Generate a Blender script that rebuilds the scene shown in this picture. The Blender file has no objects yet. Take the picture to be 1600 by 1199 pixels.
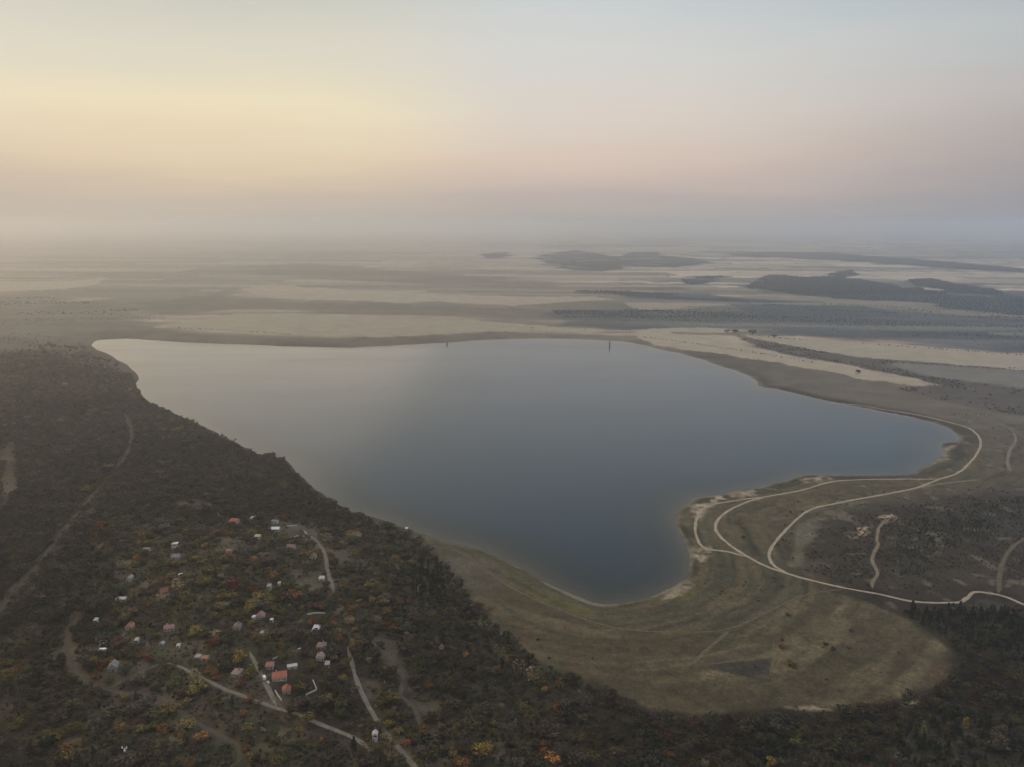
import bpy, bmesh, math, random
import numpy as np
from mathutils import Vector, Matrix

random.seed(7)
rng = np.random.default_rng(11)
C = bpy.context.scene.collection
SC = bpy.context.scene
R = math.radians

# ------------------------------------------------------------------ camera
CAM_H = 400.0
FPX = 1232.0                      # focal length in pixels of the 1600 px wide photograph
PITCH = R(11.5)
cam_data = bpy.data.cameras.new("camera")
cam_data.sensor_width = 36.0
cam_data.lens = 36.0 * FPX / 1600.0
cam_data.clip_start = 1.0
cam_data.clip_end = 300000.0
cam = bpy.data.objects.new("camera", cam_data)
cam.location = (0, 0, CAM_H)
cam.rotation_euler = (R(90) - PITCH, 0, 0)
C.objects.link(cam)
SC.camera = cam

# ------------------------------------------------------------------ sky
SUN_AZ = R(-30)                   # left of the view axis, just set
SUN_EL = R(-4.0)
GLOW_AZ = R(-21.5)                # where the veiled glow is strongest
world = bpy.data.worlds.new("World")
SC.world = world
world.use_nodes = True


def lin(c):
    return tuple(((v / 255.0) / 12.92 if v <= 10 else (((v / 255.0) + 0.055) / 1.055) ** 2.4) for v in c) + (1.0,)


def build_sky():
    nt = world.node_tree
    nt.nodes.clear()
    N = nt.nodes.new
    L = nt.links.new
    out = N("ShaderNodeOutputWorld")
    bg = N("ShaderNodeBackground")
    tc = N("ShaderNodeTexCoord")
    nrm = N("ShaderNodeVectorMath"); nrm.operation = "NORMALIZE"
    L(tc.outputs["Generated"], nrm.inputs[0])
    sep = N("ShaderNodeSeparateXYZ")
    L(nrm.outputs[0], sep.inputs[0])
    flat = N("ShaderNodeVectorMath"); flat.operation = "MULTIPLY"; flat.inputs[1].default_value = (1, 1, 0)
    L(nrm.outputs[0], flat.inputs[0])
    fn = N("ShaderNodeVectorMath"); fn.operation = "NORMALIZE"
    L(flat.outputs[0], fn.inputs[0])
    dot = N("ShaderNodeVectorMath"); dot.operation = "DOT_PRODUCT"
    dot.inputs[1].default_value = (math.sin(GLOW_AZ), math.cos(GLOW_AZ), 0)
    L(fn.outputs[0], dot.inputs[0])
    els = (0.0, 1.7, 3.0, 4.6, 7.7, 11.0, 14.5, 25.0, 36.0, 55.0, 90.0)
    hi = ((1.02, 0.96, 0.86), (1.6, 1.48, 1.26))          # unseen sky overhead, brightness added to light haze and ground, linear
    sun_c = ((190, 181, 168), (202, 187, 170), (216, 197, 172), (230, 210, 180), (238, 225, 192), (221, 215, 198), (200, 202, 193), (188, 188, 180), (176, 175, 168)) + hi
    mid_c = ((178, 171, 164), (192, 178, 171), (208, 190, 178), (219, 199, 185), (221, 211, 200), (214, 213, 209), (202, 208, 209), (170, 173, 168), (112, 132, 146)) + hi
    far_c = ((151, 152, 157), (155, 154, 157), (163, 158, 160), (172, 166, 164), (185, 181, 180), (184, 189, 191), (160, 179, 187), (80, 148, 218), (70, 128, 196)) + hi
    blu = (0.26, 0.60, 1.2)
    side_c = ((0.30, 0.36, 0.46), (0.32, 0.42, 0.58), blu, blu, blu, blu, blu, blu, blu) + hi

    def ramp(cols):
        r = N("ShaderNodeValToRGB")
        cr = r.color_ramp
        cr.interpolation = "EASE" if False else "LINEAR"
        while len(cr.elements) < len(els):
            cr.elements.new(0.5)
        for e, el, c in zip(cr.elements, els, cols):
            e.position = math.sqrt(math.sin(R(el)))
            e.color = lin(c) if max(c) > 5 else (*c, 1.0)
        L(sq.outputs[0], r.inputs[0])
        return r
    mx = N("ShaderNodeMath"); mx.operation = "MAXIMUM"; mx.inputs[1].default_value = 0.0
    # uneven veils: the layers wander a little up and down
    vm = N("ShaderNodeMapping"); vm.inputs["Scale"].default_value = (2.2, 2.2, 16.0)
    L(nrm.outputs[0], vm.inputs["Vector"])
    vn = N("ShaderNodeTexNoise"); vn.inputs["Scale"].default_value = 1.0; vn.inputs["Detail"].default_value = 5.0; vn.inputs["Roughness"].default_value = 0.55
    L(vm.outputs[0], vn.inputs["Vector"])
    va = N("ShaderNodeMapRange"); va.inputs["From Min"].default_value = 0.25; va.inputs["From Max"].default_value = 0.75
    va.inputs["To Min"].default_value = -0.019; va.inputs["To Max"].default_value = 0.019
    L(vn.outputs["Fac"], va.inputs["Value"])
    vz = N("ShaderNodeMath"); vz.operation = "ADD"
    L(sep.outputs["Z"], vz.inputs[0]); L(va.outputs[0], vz.inputs[1])
    L(vz.outputs[0], mx.inputs[0])
    sq = N("ShaderNodeMath"); sq.operation = "SQRT"
    L(mx.outputs[0], sq.inputs[0])
    a, b, c, e = ramp(sun_c), ramp(mid_c), ramp(far_c), ramp(side_c)

    def rng_(lo, hi):
        m = N("ShaderNodeMapRange"); m.interpolation_type = "SMOOTHSTEP"
        m.inputs["From Min"].default_value = lo
        m.inputs["From Max"].default_value = hi
        L(dot.outputs["Value"], m.inputs["Value"])
        return m

    def mix(f, x, y):
        m = N("ShaderNodeMix"); m.data_type = "RGBA"
        if hasattr(f, "outputs"):
            L(f.outputs[0], m.inputs[0])
        else:
            m.inputs[0].default_value = f
        L(x, m.inputs[6]); L(y, m.inputs[7])
        return m.outputs[2]
    k = ramp(((0.30, 0.31, 0.34), (0.33, 0.34, 0.37)) + ((0.36, 0.385, 0.42),) * 7 + hi)
    m0 = mix(rng_(0.1, 0.5), k.outputs[0], c.outputs[0])      # grey dusk behind the camera
    d3 = N("ShaderNodeVectorMath"); d3.operation = "DOT_PRODUCT"
    d3.inputs[1].default_value = (math.sin(R(82)), math.cos(R(82)), 0)
    L(fn.outputs[0], d3.inputs[0])
    g3 = N("ShaderNodeMapRange"); g3.interpolation_type = "SMOOTHSTEP"
    g3.inputs["From Min"].default_value = 0.70
    g3.inputs["From Max"].default_value = 0.95
    L(d3.outputs["Value"], g3.inputs["Value"])
    m1 = mix(rng_(0.5, 0.93), m0, b.outputs[0])
    m2 = mix(rng_(0.92, 1.0), m1, a.outputs[0])
    m2 = mix(g3, m2, e.outputs[0])      # blue sky added right of the view to tint the haze
    # bright warm sky added left of the view to light the haze there
    d2 = N("ShaderNodeVectorMath"); d2.operation = "DOT_PRODUCT"
    d2.inputs[1].default_value = (math.sin(R(-78)), math.cos(R(-78)), 0)
    L(fn.outputs[0], d2.inputs[0])
    g2 = N("ShaderNodeMapRange"); g2.interpolation_type = "SMOOTHSTEP"
    g2.inputs["From Min"].default_value = 0.74
    g2.inputs["From Max"].default_value = 0.97
    L(d2.outputs["Value"], g2.inputs["Value"])
    w = ramp(((0.5, 0.44, 0.36), (0.75, 0.63, 0.47)) + ((2.0, 1.5, 0.95),) * 7 + hi)
    m2 = mix(g2, m2, w.outputs[0])
    # the clear upper sky: physical sky model with the sun at the same place
    sky = N("ShaderNodeTexSky")
    sky.sky_type = "NISHITA"
    sky.sun_disc = False
    sky.sun_elevation = SUN_EL
    sky.sun_rotation = SUN_AZ
    sky.dust_density = 3.0
    sc = N("ShaderNodeVectorMath"); sc.operation = "SCALE"; sc.inputs["Scale"].default_value = 0.12
    L(sky.outputs[0], sc.inputs[0])
    up = N("ShaderNodeMapRange"); up.interpolation_type = "SMOOTHSTEP"
    up.inputs["From Min"].default_value = 0.3
    up.inputs["From Max"].default_value = 0.8
    up.inputs["To Max"].default_value = 0.1
    L(sep.outputs["Z"], up.inputs["Value"])
    m3 = mix(up, m2, sc.outputs[0])
    L(m3, bg.inputs["Color"])
    bg.inputs["Strength"].default_value = 1.0
    L(bg.outputs[0], out.inputs[0])


build_sky()

# ------------------------------------------------------------------ sun (low, veiled by the haze)
sun_data = bpy.data.lights.new("sun", "SUN")
sun_data.energy = 0.25
sun_data.angle = R(54)
sun_data.color = (1.0, 0.78, 0.6)
sun = bpy.data.objects.new("sun", sun_data)
sd_ = Vector((math.sin(SUN_AZ) * math.cos(SUN_EL), math.cos(SUN_AZ) * math.cos(SUN_EL), math.sin(SUN_EL)))
sun.rotation_euler = (-sd_).to_track_quat("-Z", "Y").to_euler()
C.objects.link(sun)

SC.view_settings.view_transform = "Standard"
SC.view_settings.look = "None"
SC.view_settings.exposure = 0.0
SC.view_settings.gamma = 1.0
SC.render.engine = "CYCLES"
SC.cycles.use_denoising = True
SC.cycles.max_bounces = 6
SC.cycles.volume_bounces = 4
SC.cycles.diffuse_bounces = 2
SC.cycles.transparent_max_bounces = 6
SC.cycles.caustics_reflective = False
SC.cycles.caustics_refractive = False

HAZE_DENSITY = 0.0001
HAZE_COLOR = (0.952, 0.962, 0.975)
HAZE_ANISO = 0.65

# ------------------------------------------------------------------ small helpers


def tag(o, label=None, cat=None, group=None, kind=None):
    if label: o["label"] = label
    if cat: o["category"] = cat
    if group: o["group"] = group
    if kind: o["kind"] = kind
    return o


def link(name, me, parent=None):
    o = bpy.data.objects.new(name, me)
    C.objects.link(o)
    if parent is not None:
        o.parent = parent
    return o


def sstep(a, b, x):
    t = np.clip((x - a) / (b - a), 0, 1)
    return t * t * (3 - 2 * t)


def _hash(ix, iy, seed):
    h = (ix.astype(np.int64) * 374761393 + iy.astype(np.int64) * 668265263 + seed * 1442695041) & 0x7FFFFFFF
    h = ((h ^ (h >> 13)) * 1274126177) & 0x7FFFFFFF
    h = h ^ (h >> 16)
    return (h & 0xFFFFF) / float(0xFFFFF)


def vnoise(x, y, seed=0):
    ix = np.floor(x); iy = np.floor(y)
    fx = x - ix; fy = y - iy
    fx = fx * fx * (3 - 2 * fx); fy = fy * fy * (3 - 2 * fy)
    a = _hash(ix, iy, seed); b = _hash(ix + 1, iy, seed)
    c = _hash(ix, iy + 1, seed); d = _hash(ix + 1, iy + 1, seed)
    return (a * (1 - fx) + b * fx) * (1 - fy) + (c * (1 - fx) + d * fx) * fy


def fbm(x, y, scale, octs=4, seed=0):
    x = np.asarray(x, float) / scale; y = np.asarray(y, float) / scale
    s = 0; a = 0.5; t = 0
    for k in range(octs):
        s = s + a * vnoise(x, y, seed + k * 17)
        t += a
        a *= 0.5; x = x * 2.03 + 7.1; y = y * 2.03 + 3.7
    return s / t            # 0..1, mean 0.5


def catmull(pts, n=6, closed=False):
    P = np.asarray(pts, float)
    m = len(P)
    out = []
    rngk = range(m) if closed else range(m - 1)
    for i in rngk:
        if closed:
            p0, p1, p2, p3 = P[(i - 1) % m], P[i], P[(i + 1) % m], P[(i + 2) % m]
        else:
            p0, p1, p2, p3 = P[max(i - 1, 0)], P[i], P[i + 1], P[min(i + 2, m - 1)]
        for k in range(n):
            t = k / n
            out.append(0.5 * ((2 * p1) + (-p0 + p2) * t + (2 * p0 - 5 * p1 + 4 * p2 - p3) * t * t + (-p0 + 3 * p1 - 3 * p2 + p3) * t ** 3))
    if not closed:
        out.append(P[-1])
    return np.array(out)


def rays(px, py):
    u = (np.asarray(px, float) - 800) / FPX
    v = (599.5 - np.asarray(py, float)) / FPX
    return u, math.cos(PITCH) + v * math.sin(PITCH), -math.sin(PITCH) + v * math.cos(PITCH)


def flat_world(pts, z=0.0):
    P = np.asarray(pts, float)
    dx, dy, dz = rays(P[:, 0], P[:, 1])
    t = (CAM_H - z) / -dz
    return np.stack([dx * t, dy * t], 1)


def project(x, y, z):
    cy = y * math.cos(PITCH) - (z - CAM_H) * math.sin(PITCH)
    cz = y * math.sin(PITCH) + (z - CAM_H) * math.cos(PITCH)
    return 800 + FPX * x / cy, 599.5 - FPX * cz / cy, cy


def seg_dist(x, y, poly, closed=True, cap=None):
    """unsigned distance to a polyline"""
    A = poly
    B = np.roll(poly, -1, 0) if closed else poly[1:]
    if not closed:
        A = poly[:-1]
    best = np.full(x.shape, 1e18)
    for (ax, ay), (bx, by) in zip(A, B):
        ex, ey = bx - ax, by - ay
        L2 = ex * ex + ey * ey + 1e-12
        t = np.clip(((x - ax) * ex + (y - ay) * ey) / L2, 0, 1)
        qx = x - ax - t * ex; qy = y - ay - t * ey
        np.minimum(best, qx * qx + qy * qy, out=best)
    return np.sqrt(best)


def inside(x, y, poly):
    r = np.zeros(x.shape, bool)
    n = len(poly)
    for i in range(n):
        ax, ay = poly[i]; bx, by = poly[(i + 1) % n]
        if ay == by:
            continue
        c = ((ay > y) != (by > y)) & (x < (bx - ax) * (y - ay) / (by - ay) + ax)
        r ^= c
    return r


def sdist(x, y, poly):
    """signed distance, positive inside"""
    d = seg_dist(x, y, poly)
    return np.where(inside(x, y, poly), d, -d)


# ------------------------------------------------------------------ lake outline, traced on the water plane
LAKE_PX = [(143,537),(150,532),(165,530),(190,529),(220,530),(260,533),(320,536),(380,538),(440,541),(500,542),(540,543),(580,541),(620,539),(660,537),(700,535),(740,532),(790,530),(850,529),(900,530),(940,532),(975,534),(1000,538),(1020,543),(1050,550),(1080,557),(1105,565),(1130,573),(1155,581),(1175,590),(1183,597),(1187,604),(1210,608),(1250,617),(1300,628),(1350,638),(1400,647),(1440,656),(1470,664),(1490,673),(1500,682),(1496,690),(1480,693),(1472,702),(1475,708),(1466,716),(1455,727),(1440,735),(1420,741),(1390,743),(1350,743),(1310,742),(1270,742),(1245,747),(1220,754),(1190,761),(1160,766),(1130,772),(1110,776),(1090,779),(1075,786),(1062,797),(1056,810),(1060,825),(1067,842),(1072,855),(1078,870),(1078,890),(1070,905),(1050,918),(1030,928),(1005,938),(980,943),(950,945),(925,942),(900,932),(870,918),(840,903),(815,890),(790,878),(765,867),(740,858),(715,851),(690,844),(665,836),(640,829),(615,820),(590,811),(560,803),(535,793),(512,781),(497,768),(481,754),(466,741),(454,728),(445,718),(420,713),(395,707),(376,697),(346,682),(316,667),(286,653),(256,640),(236,628),(222,615),(214,602),(214,591),(208,580),(197,570),(183,562),(164,552),(149,544)]
LAKE = catmull(flat_world(LAKE_PX), 3, True)
# small bays and points
_d = np.linalg.norm(LAKE, axis=1)
LAKE = LAKE + (np.stack([fbm(LAKE[:, 0], LAKE[:, 1], 40, 3, 5), fbm(LAKE[:, 0], LAKE[:, 1], 40, 3, 9)], 1) - 0.5) * np.clip(_d / 110, 6, 22)[:, None]


def lake_sd(x, y):
    """metres from the water's edge, positive on land"""
    return -sdist(x, y, LAKE)


MEADOW_PX = [(735,935),(748,948),(775,975),(800,1000),(828,1022),(850,1038),(880,1048),(905,1056),(940,1070),(962,1085),(1010,1102),(1050,1110),(1100,1115),(1160,1114),(1220,1106),(1300,1106),(1360,1098),(1400,1092),(1450,1076),(1478,1056),(1484,1030),(1475,1010),(1440,985),(1390,958),(1335,935),(1290,926),(1240,938),(1150,985),(1090,990),(1000,988),(940,978),(880,958),(820,928),(790,918)]


def amp_fn(x, y):
    w = sstep(60, -330, x - (y - 900) * 0.05) * (1 - sstep(2000, 4000, y) * 0.9)
    a = 7 + 41 * w
    # low flat ground round the southern bay
    near = sstep(900, 560, y) * (1 - w)
    return a + 10 * near


def height(x, y, sd=None):
    x = np.asarray(x, float); y = np.asarray(y, float)
    if sd is None:
        sd = lake_sd(x, y)
    land = np.clip(sd, 0, None)
    h = amp_fn(x, y) * (1 - np.exp(-land / 230.0)) + np.clip(land, 0, 25) * 0.035
    h = h + (fbm(x, y, 260, 4, 3) - 0.5) * 14 * np.clip(land / 160, 0, 1) * sstep(3500, 2200, y)
    h = h + (fbm(x, y, 45, 3, 23) - 0.5) * 2.2 * np.clip(land / 60, 0, 1) * sstep(2500, 1500, y)
    # stranded shore lines of the southern bay: small steps
    bay = sstep(1300, 1000, y) * sstep(-150, 0, x)
    step = np.floor(land / 17.0) * 17.0
    fr = (land - step) / 17.0
    h = h + bay * 0.5 * (sstep(0.55, 1.0, fr) - fr) * (land < 140)
    return np.where(sd > 0, h + 0.02, -np.clip(-sd * 0.06, 0.0, 9.0))


def ground(px, py):
    """pixel -> point on the terrain (marched along the ray)"""
    px = np.atleast_1d(np.asarray(px, float)); py = np.atleast_1d(np.asarray(py, float))
    dx, dy, dz = rays(px, py)
    z = np.zeros_like(px)
    for k in range(40):
        t = (CAM_H - z) / -dz
        zz = np.maximum(height(dx * t, dy * t), 0)
        z = z * 0.45 + zz * 0.55
    t = (CAM_H - z) / -dz
    return np.stack([dx * t, dy * t, z], 1)


def gpoly(px_pts):
    P = np.asarray(px_pts, float)
    return ground(P[:, 0], P[:, 1])[:, :2]


# ------------------------------------------------------------------ roads and tracks (pixel traces, width in metres)
ROADS = [
    # name, width, pale?, trace
    ("gravel_road", 4.2, 1.0, [(1290,630),(1340,633),(1380,640),(1440,650),(1490,662),(1515,670),(1529,682),(1532,697),(1520,718),(1497,739),(1465,750),(1430,763),(1370,775),(1305,787),(1262,799),(1228,828),(1206,855),(1202,872),(1213,887),(1235,898)]),
    ("gravel_road", 3.9, 1.0, [(1464,749),(1430,749),(1390,749),(1340,750),(1295,754),(1250,767),(1190,778),(1150,792),(1126,808),(1118,825),(1133,846),(1165,868),(1200,886),(1245,901),(1310,917),(1370,928),(1420,939),(1455,942),(1480,942),(1500,941),(1512,934),(1522,926),(1545,927),(1572,933),(1600,945),(1640,962)]),
    ("gravel_road", 3.6, 0.8, [(1195,777),(1165,780),(1140,784),(1112,789),(1095,800),(1086,822),(1090,843),(1102,857),(1135,862),(1168,871)]),
    ("dirt_track", 2.2, 0.38, [(1322,921),(1275,926),(1232,940),(1190,962),(1142,982),(1090,988),(1000,986),(940,976),(880,955),(813,926),(775,902),(735,872),(713,860),(690,845),(668,838)]),
    ("dirt_track", 4.0, 0.55, [(1392,810),(1375,822),(1370,842),(1372,852),(1364,868),(1364,880),(1371,897),(1364,908),(1363,920)]),
    ("dirt_track", 5.0, 0.75, [(1583,676),(1587,688),(1578,704),(1574,722),(1580,738)]),
    ("dirt_track", 5.0, 0.5, [(1432,764),(1465,757),(1500,753),(1532,749)]),
    ("dirt_track", 4.5, 0.4, [(1610,838),(1585,852),(1570,872),(1562,900),(1560,928)]),
    ("dirt_track", 3.8, 0.35, [(1142,983),(1120,1002),(1100,1020),(1085,1034),(1065,1046)]),
    ("dirt_track", 2.2, 0.4, [(1100,1039),(1150,1033),(1190,1026),(1208,1016),(1208,1000)]),
    ("dirt_track", 2.2, 0.3, [(1214,1022),(1206,1040),(1203,1056)]),
    ("village_lane", 4.2, 0.75, [(474,830),(482,837),(492,843),(503,857),(509,872),(512,890),(517,910),(521,926)]),
    ("village_lane", 3.8, 0.5, [(543,1012),(548,1030),(553,1050),(563,1078),(576,1104),(592,1130),(612,1156),(635,1182),(662,1215)]),
    ("village_lane", 3.6, 0.45, [(262,1036),(285,1044),(300,1052),(323,1063),(348,1076),(372,1085),(398,1095),(430,1106),(458,1113),(486,1126),(517,1138),(540,1148),(560,1158),(572,1167),(579,1178)]),
    ("farm_drive", 4.0, 0.7, [(390,1018),(398,1036),(409,1055),(417,1072),(424,1087),(432,1105)]),
    ("forest_track", 4.0, 0.22, [(120,960),(111,985),(106,1005),(104,1022),(109,1042),(118,1056),(133,1066),(160,1077),(193,1084),(223,1083),(253,1098),(287,1118),(320,1137),(353,1153),(371,1166),(375,1183),(366,1200)]),
    ("forest_track", 4.5, 0.2, [(160,1080),(185,1068),(215,1052),(245,1040),(266,1036)]),
    ("old_road", 5.2, 0.33, [(-20,975),(0,953),(22,926),(42,904),(60,884),(85,848),(115,810),(140,780),(172,746),(188,725),(199,708),(206,685),(203,665),(194,646)]),
    ("forest_track", 4.0, 0.3, [(626,1046),(630,1066),(626,1085),(640,1100),(652,1118),(656,1140)]),
]
ROADS_W = []
for nm, w, pale, tr in ROADS:
    P = np.array(tr, float)
    P = catmull(P, 8)
    G = ground(P[:, 0], P[:, 1])
    ROADS_W.append((nm, w, pale, G))


def road_dist(x, y):
    best = np.full(x.shape, 1e9)
    for nm, w, pale, G in ROADS_W:
        lo = G[:, :2].min(0) - 40; hi = G[:, :2].max(0) + 40
        m = (x > lo[0]) & (x < hi[0]) & (y > lo[1]) & (y < hi[1])
        if m.any():
            d = seg_dist(x[m], y[m], G[::2, :2], False) - w / 2
            best[m] = np.minimum(best[m], d)
    return best


# ------------------------------------------------------------------ land cover regions
MEADOW = gpoly(catmull(MEADOW_PX, 3, True))
P_TANFIELD = gpoly([(985,518),(1040,519),(1090,525),(1135,534),(1180,544),(1250,558),(1300,567),(1400,585),(1463,601),(1450,605),(1400,600),(1350,592),(1300,582),(1250,573),(1180,562),(1120,552),(1080,548),(1030,540),(1005,533)])
P_WEDGE = gpoly([(1165,522),(1240,529),(1340,534),(1460,543),(1650,556),(1650,582),(1580,577),(1500,570),(1400,563),(1330,556),(1270,547),(1210,535)])
P_BLUEFIELD = gpoly([(1375,566),(1480,572),(1570,578),(1640,584),(1640,612),(1550,600),(1470,590),(1420,580)])
P_BROWNBELT = gpoly([(1150,524),(1215,537),(1260,546),(1330,558),(1420,568),(1380,572),(1450,588),(1540,602),(1640,612),(1640,655),(1560,645),(1480,628),(1400,608),(1465,603),(1400,585),(1300,566),(1240,556),(1180,542)])
P_PALE1 = gpoly([(240,511),(290,503),(330,496),(372,490),(440,490),(547,495),(620,497),(700,500),(800,505),(900,512),(975,516),(930,521),(860,519),(780,519),(700,522),(620,526),(530,527),(450,521),(394,517),(320,513)])
P_PALE2 = gpoly([(372,451),(410,446),(460,448),(540,452),(630,457),(700,460),(800,463),(930,464),(960,468),(880,472),(800,478),(720,474),(690,470),(640,474),(560,470),(480,468),(437,467),(405,461)])
P_PALE3 = gpoly([(-60,443),(0,439),(60,440),(130,438),(165,433),(150,446),(100,452),(0,456),(-60,458)])
P_FIELDROW = gpoly([(870,517),(985,516),(1100,512),(1160,516),(1120,520),(1040,519)])
WOODS_PX = [
    [(1166,449),(1182,440),(1200,428),(1230,430),(1262,434),(1290,431),(1308,424),(1330,422),(1342,426),(1346,437),(1380,444),(1416,450),(1440,449),(1470,456),(1530,463),(1620,472),(1660,505),(1560,492),(1480,482),(1400,472),(1300,468),(1230,462),(1180,457)],
    [(1418,437),(1455,436),(1500,445),(1560,455),(1640,468),(1640,478),(1540,464),(1470,457),(1430,447)],
    [(1130,397),(1200,394),(1300,396),(1380,402),(1460,408),(1640,424),(1640,430),(1500,421),(1420,415),(1330,409),(1240,404),(1160,402)],
    [(835,402),(865,395),(900,392),(935,397),(960,402),(985,395),(1030,394),(1030,400),(1080,403),(1108,411),(1060,418),(1000,417),(940,424),(880,420),(855,412)],
    [(1050,440),(1090,433),(1130,432),(1120,440),(1080,446)],
    [(750,398),(790,394),(800,400),(765,405)],
    [(870,452),(960,455),(1060,460),(1160,466),(1280,472),(1160,472),(1050,468),(940,462)],
]
BELT_PX = [(860,486),(940,484),(1040,482),(1120,478),(1200,476),(1300,478),(1400,482),(1500,490),(1640,500),(1640,549),(1560,545),(1460,537),(1380,530),(1300,525),(1220,520),(1150,514),(1060,512),(980,511),(900,506)]
WOODS = [gpoly(w) for w in WOODS_PX]
BELT = gpoly(BELT_PX)
DARK_LEFT = [gpoly(p) for p in (
    [(-120,470),(60,464),(190,478),(262,498),(250,512),(180,525),(130,532),(60,540),(-120,560)],
    [(350,452),(372,452),(405,463),(437,470),(560,474),(700,480),(850,484),(870,500),(800,500),(700,495),(550,490),(370,486),(280,495),(180,500),(230,470)],
    [(360,415),(480,412),(600,420),(700,430),(860,440),(860,450),(700,446),(560,440),(420,430)],
)]
PINES_PX = [
    [(1400,838),(1420,815),(1450,800),(1500,790),(1560,784),(1640,778),(1640,832),(1580,835),(1540,846),(1500,852),(1460,868),(1450,895),(1425,910),(1405,895),(1398,860)],
    [(1420,950),(1470,952),(1500,948),(1540,935),(1580,945),(1640,958),(1640,1060),(1600,1050),(1545,1020),(1490,1010),(1440,985),(1425,970)],
    [(640,880),(660,862),(690,880),(700,910),(690,935),(668,945),(645,930)],
    [(1400,1150),(1480,1125),(1560,1110),(1660,1110),(1660,1230),(1380,1230)],
]
PINES = [gpoly(p) for p in PINES_PX]
FOREST = gpoly([(120,534),(150,556),(190,572),(208,590),(215,612),(240,632),(290,657),(350,687),(400,713),(445,722),(470,752),(500,778),(540,800),(590,818),(640,838),(668,860),(700,885),(735,930),(748,950),(775,977),(800,1003),(828,1025),(850,1042),(880,1054),(905,1062),(940,1078),(962,1090),(1010,1110),(1050,1118),(1100,1124),(1160,1124),(1220,1116),(1300,1116),(1360,1108),(1400,1100),(1450,1085),(1490,1060),(1500,1030),(1480,1000),(1430,972),(1400,955),(1460,955),(1520,950),(1600,965),(1680,990),(1800,1290),(-200,1290),(-200,492),(60,492),(110,512)])
SCRUB = gpoly([(1270,830),(1330,810),(1390,790),(1450,775),(1540,768),(1660,765),(1660,960),(1560,920),(1520,918),(1480,935),(1420,932),(1370,922),(1310,910),(1260,890),(1250,860)])
CLEAR = [gpoly(p) for p in (
    [(420,822),(455,815),(500,832),(490,846),(440,842)],
    [(510,858),(540,862),(560,880),(530,885)],
    [(455,890),(505,895),(505,925),(465,915)],
    [(555,1060),(590,1062),(605,1085),(580,1095),(562,1085)],
    [(640,1095),(690,1100),(680,1120),(650,1112)],
    [(112,1022),(125,1024),(132,1056),(120,1050)],
    [(270,785),(310,780),(345,790),(320,800),(280,797)],
    [(790,895),(735,870),(700,858),(700,885),(735,925),(780,918)],
    [(395,1095),(440,1090),(445,1106),(420,1112)],
    [(0,700),(22,690),(30,760),(0,800)],
    [(560,1000),(600,990),(625,1010),(640,1080),(615,1060),(600,1030)],
)]
BRIGHT_SOIL = [gpoly(p) for p in (
    [(1320,838),(1340,818),(1360,815),(1363,824),(1348,838),(1325,845)],
    [(1362,808),(1392,806),(1402,812),(1385,820),(1380,812)],
    [(1210,1107),(1260,1101),(1290,1103),(1300,1110),(1240,1112)],
    [(1415,1096),(1432,1094),(1432,1102),(1416,1102)],
)]
SANDS = [gpoly(p) for p in (
    [(1040,930),(1075,908),(1082,914),(1060,930),(1030,940)],
    [(1083,855),(1110,857),(1112,880),(1090,884)],
    [(1085,782),(1130,773),(1190,764),(1210,766),(1130,783),(1100,796),(1092,815),(1082,800)],
    [(1245,748),(1290,744),(1300,748),(1255,755)],
    [(1465,706),(1480,697),(1500,688),(1506,692),(1482,708),(1478,718),(1462,724)],
)]

# the parcels of the far plain
_rs = np.random.default_rng(5)
ROW_W = _rs.uniform(45, 210, 700) * np.where(_rs.random(700) < 0.22, 2.4, 1.0)
ROW_Y = 2000 + np.cumsum(ROW_W)
ROW_L = _rs.uniform(400, 2600, 700)
ROW_O = _rs.uniform(0, 3000, 700)
PAL = 1.15 * np.array([(0.40, 0.35, 0.27), (0.33, 0.28, 0.21), (0.25, 0.215, 0.165), (0.17, 0.15, 0.115), (0.12, 0.11, 0.085), (0.085, 0.085, 0.06), (0.055, 0.06, 0.045)])
PALP = np.cumsum([0.16, 0.18, 0.16, 0.16, 0.14, 0.12, 0.08])


def parcels(x, y):
    wx = x + (fbm(x, y, 1800, 3, 41) - 0.5) * 700
    wy = y + 0.10 * x + (fbm(x, y, 2600, 3, 43) - 0.5) * 620 + (fbm(x, y, 160, 2, 45) - 0.5) * 26
    r = np.clip(np.searchsorted(ROW_Y, wy), 0, 699)
    cx = np.floor((wx + ROW_O[r]) / ROW_L[r])
    h = _hash(cx, r.astype(float), 77)
    h = np.clip(h + (fbm(x, y, 2500, 2, 51) - 0.5) * 0.5, 0, 0.999)
    k = np.clip(np.searchsorted(PALP, h), 0, 6)
    c = PAL[k] * (0.82 + 0.36 * fbm(x * 0.3, y, 60, 3, 53))[:, None]
    e = np.minimum(wy - ROW_Y[np.clip(r - 1, 0, 699)], ROW_Y[r] - wy)
    fx = (wx + ROW_O[r]) / ROW_L[r] - cx
    ex = np.minimum(fx, 1 - fx) * ROW_L[r]
    b = np.maximum(sstep(16, 5, e), sstep(18, 6, ex)) * sstep(0.42, 0.56, fbm(x, y, 420, 2, 57))
    soft = 0.0 + 0.55 * sstep(1500, -500, x)  # parcels and borders fade leftwards: haze put into the ground colour
    c = c * (1 - soft[:, None]) + np.array((0.235, 0.21, 0.17)) * soft[:, None]
    b = b * (1 - 0.6 * sstep(1500, -500, x))
    return c * (1 - 0.7 * b[:, None]) + np.array((0.04, 0.043, 0.034)) * 0.7 * b[:, None], r


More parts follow.
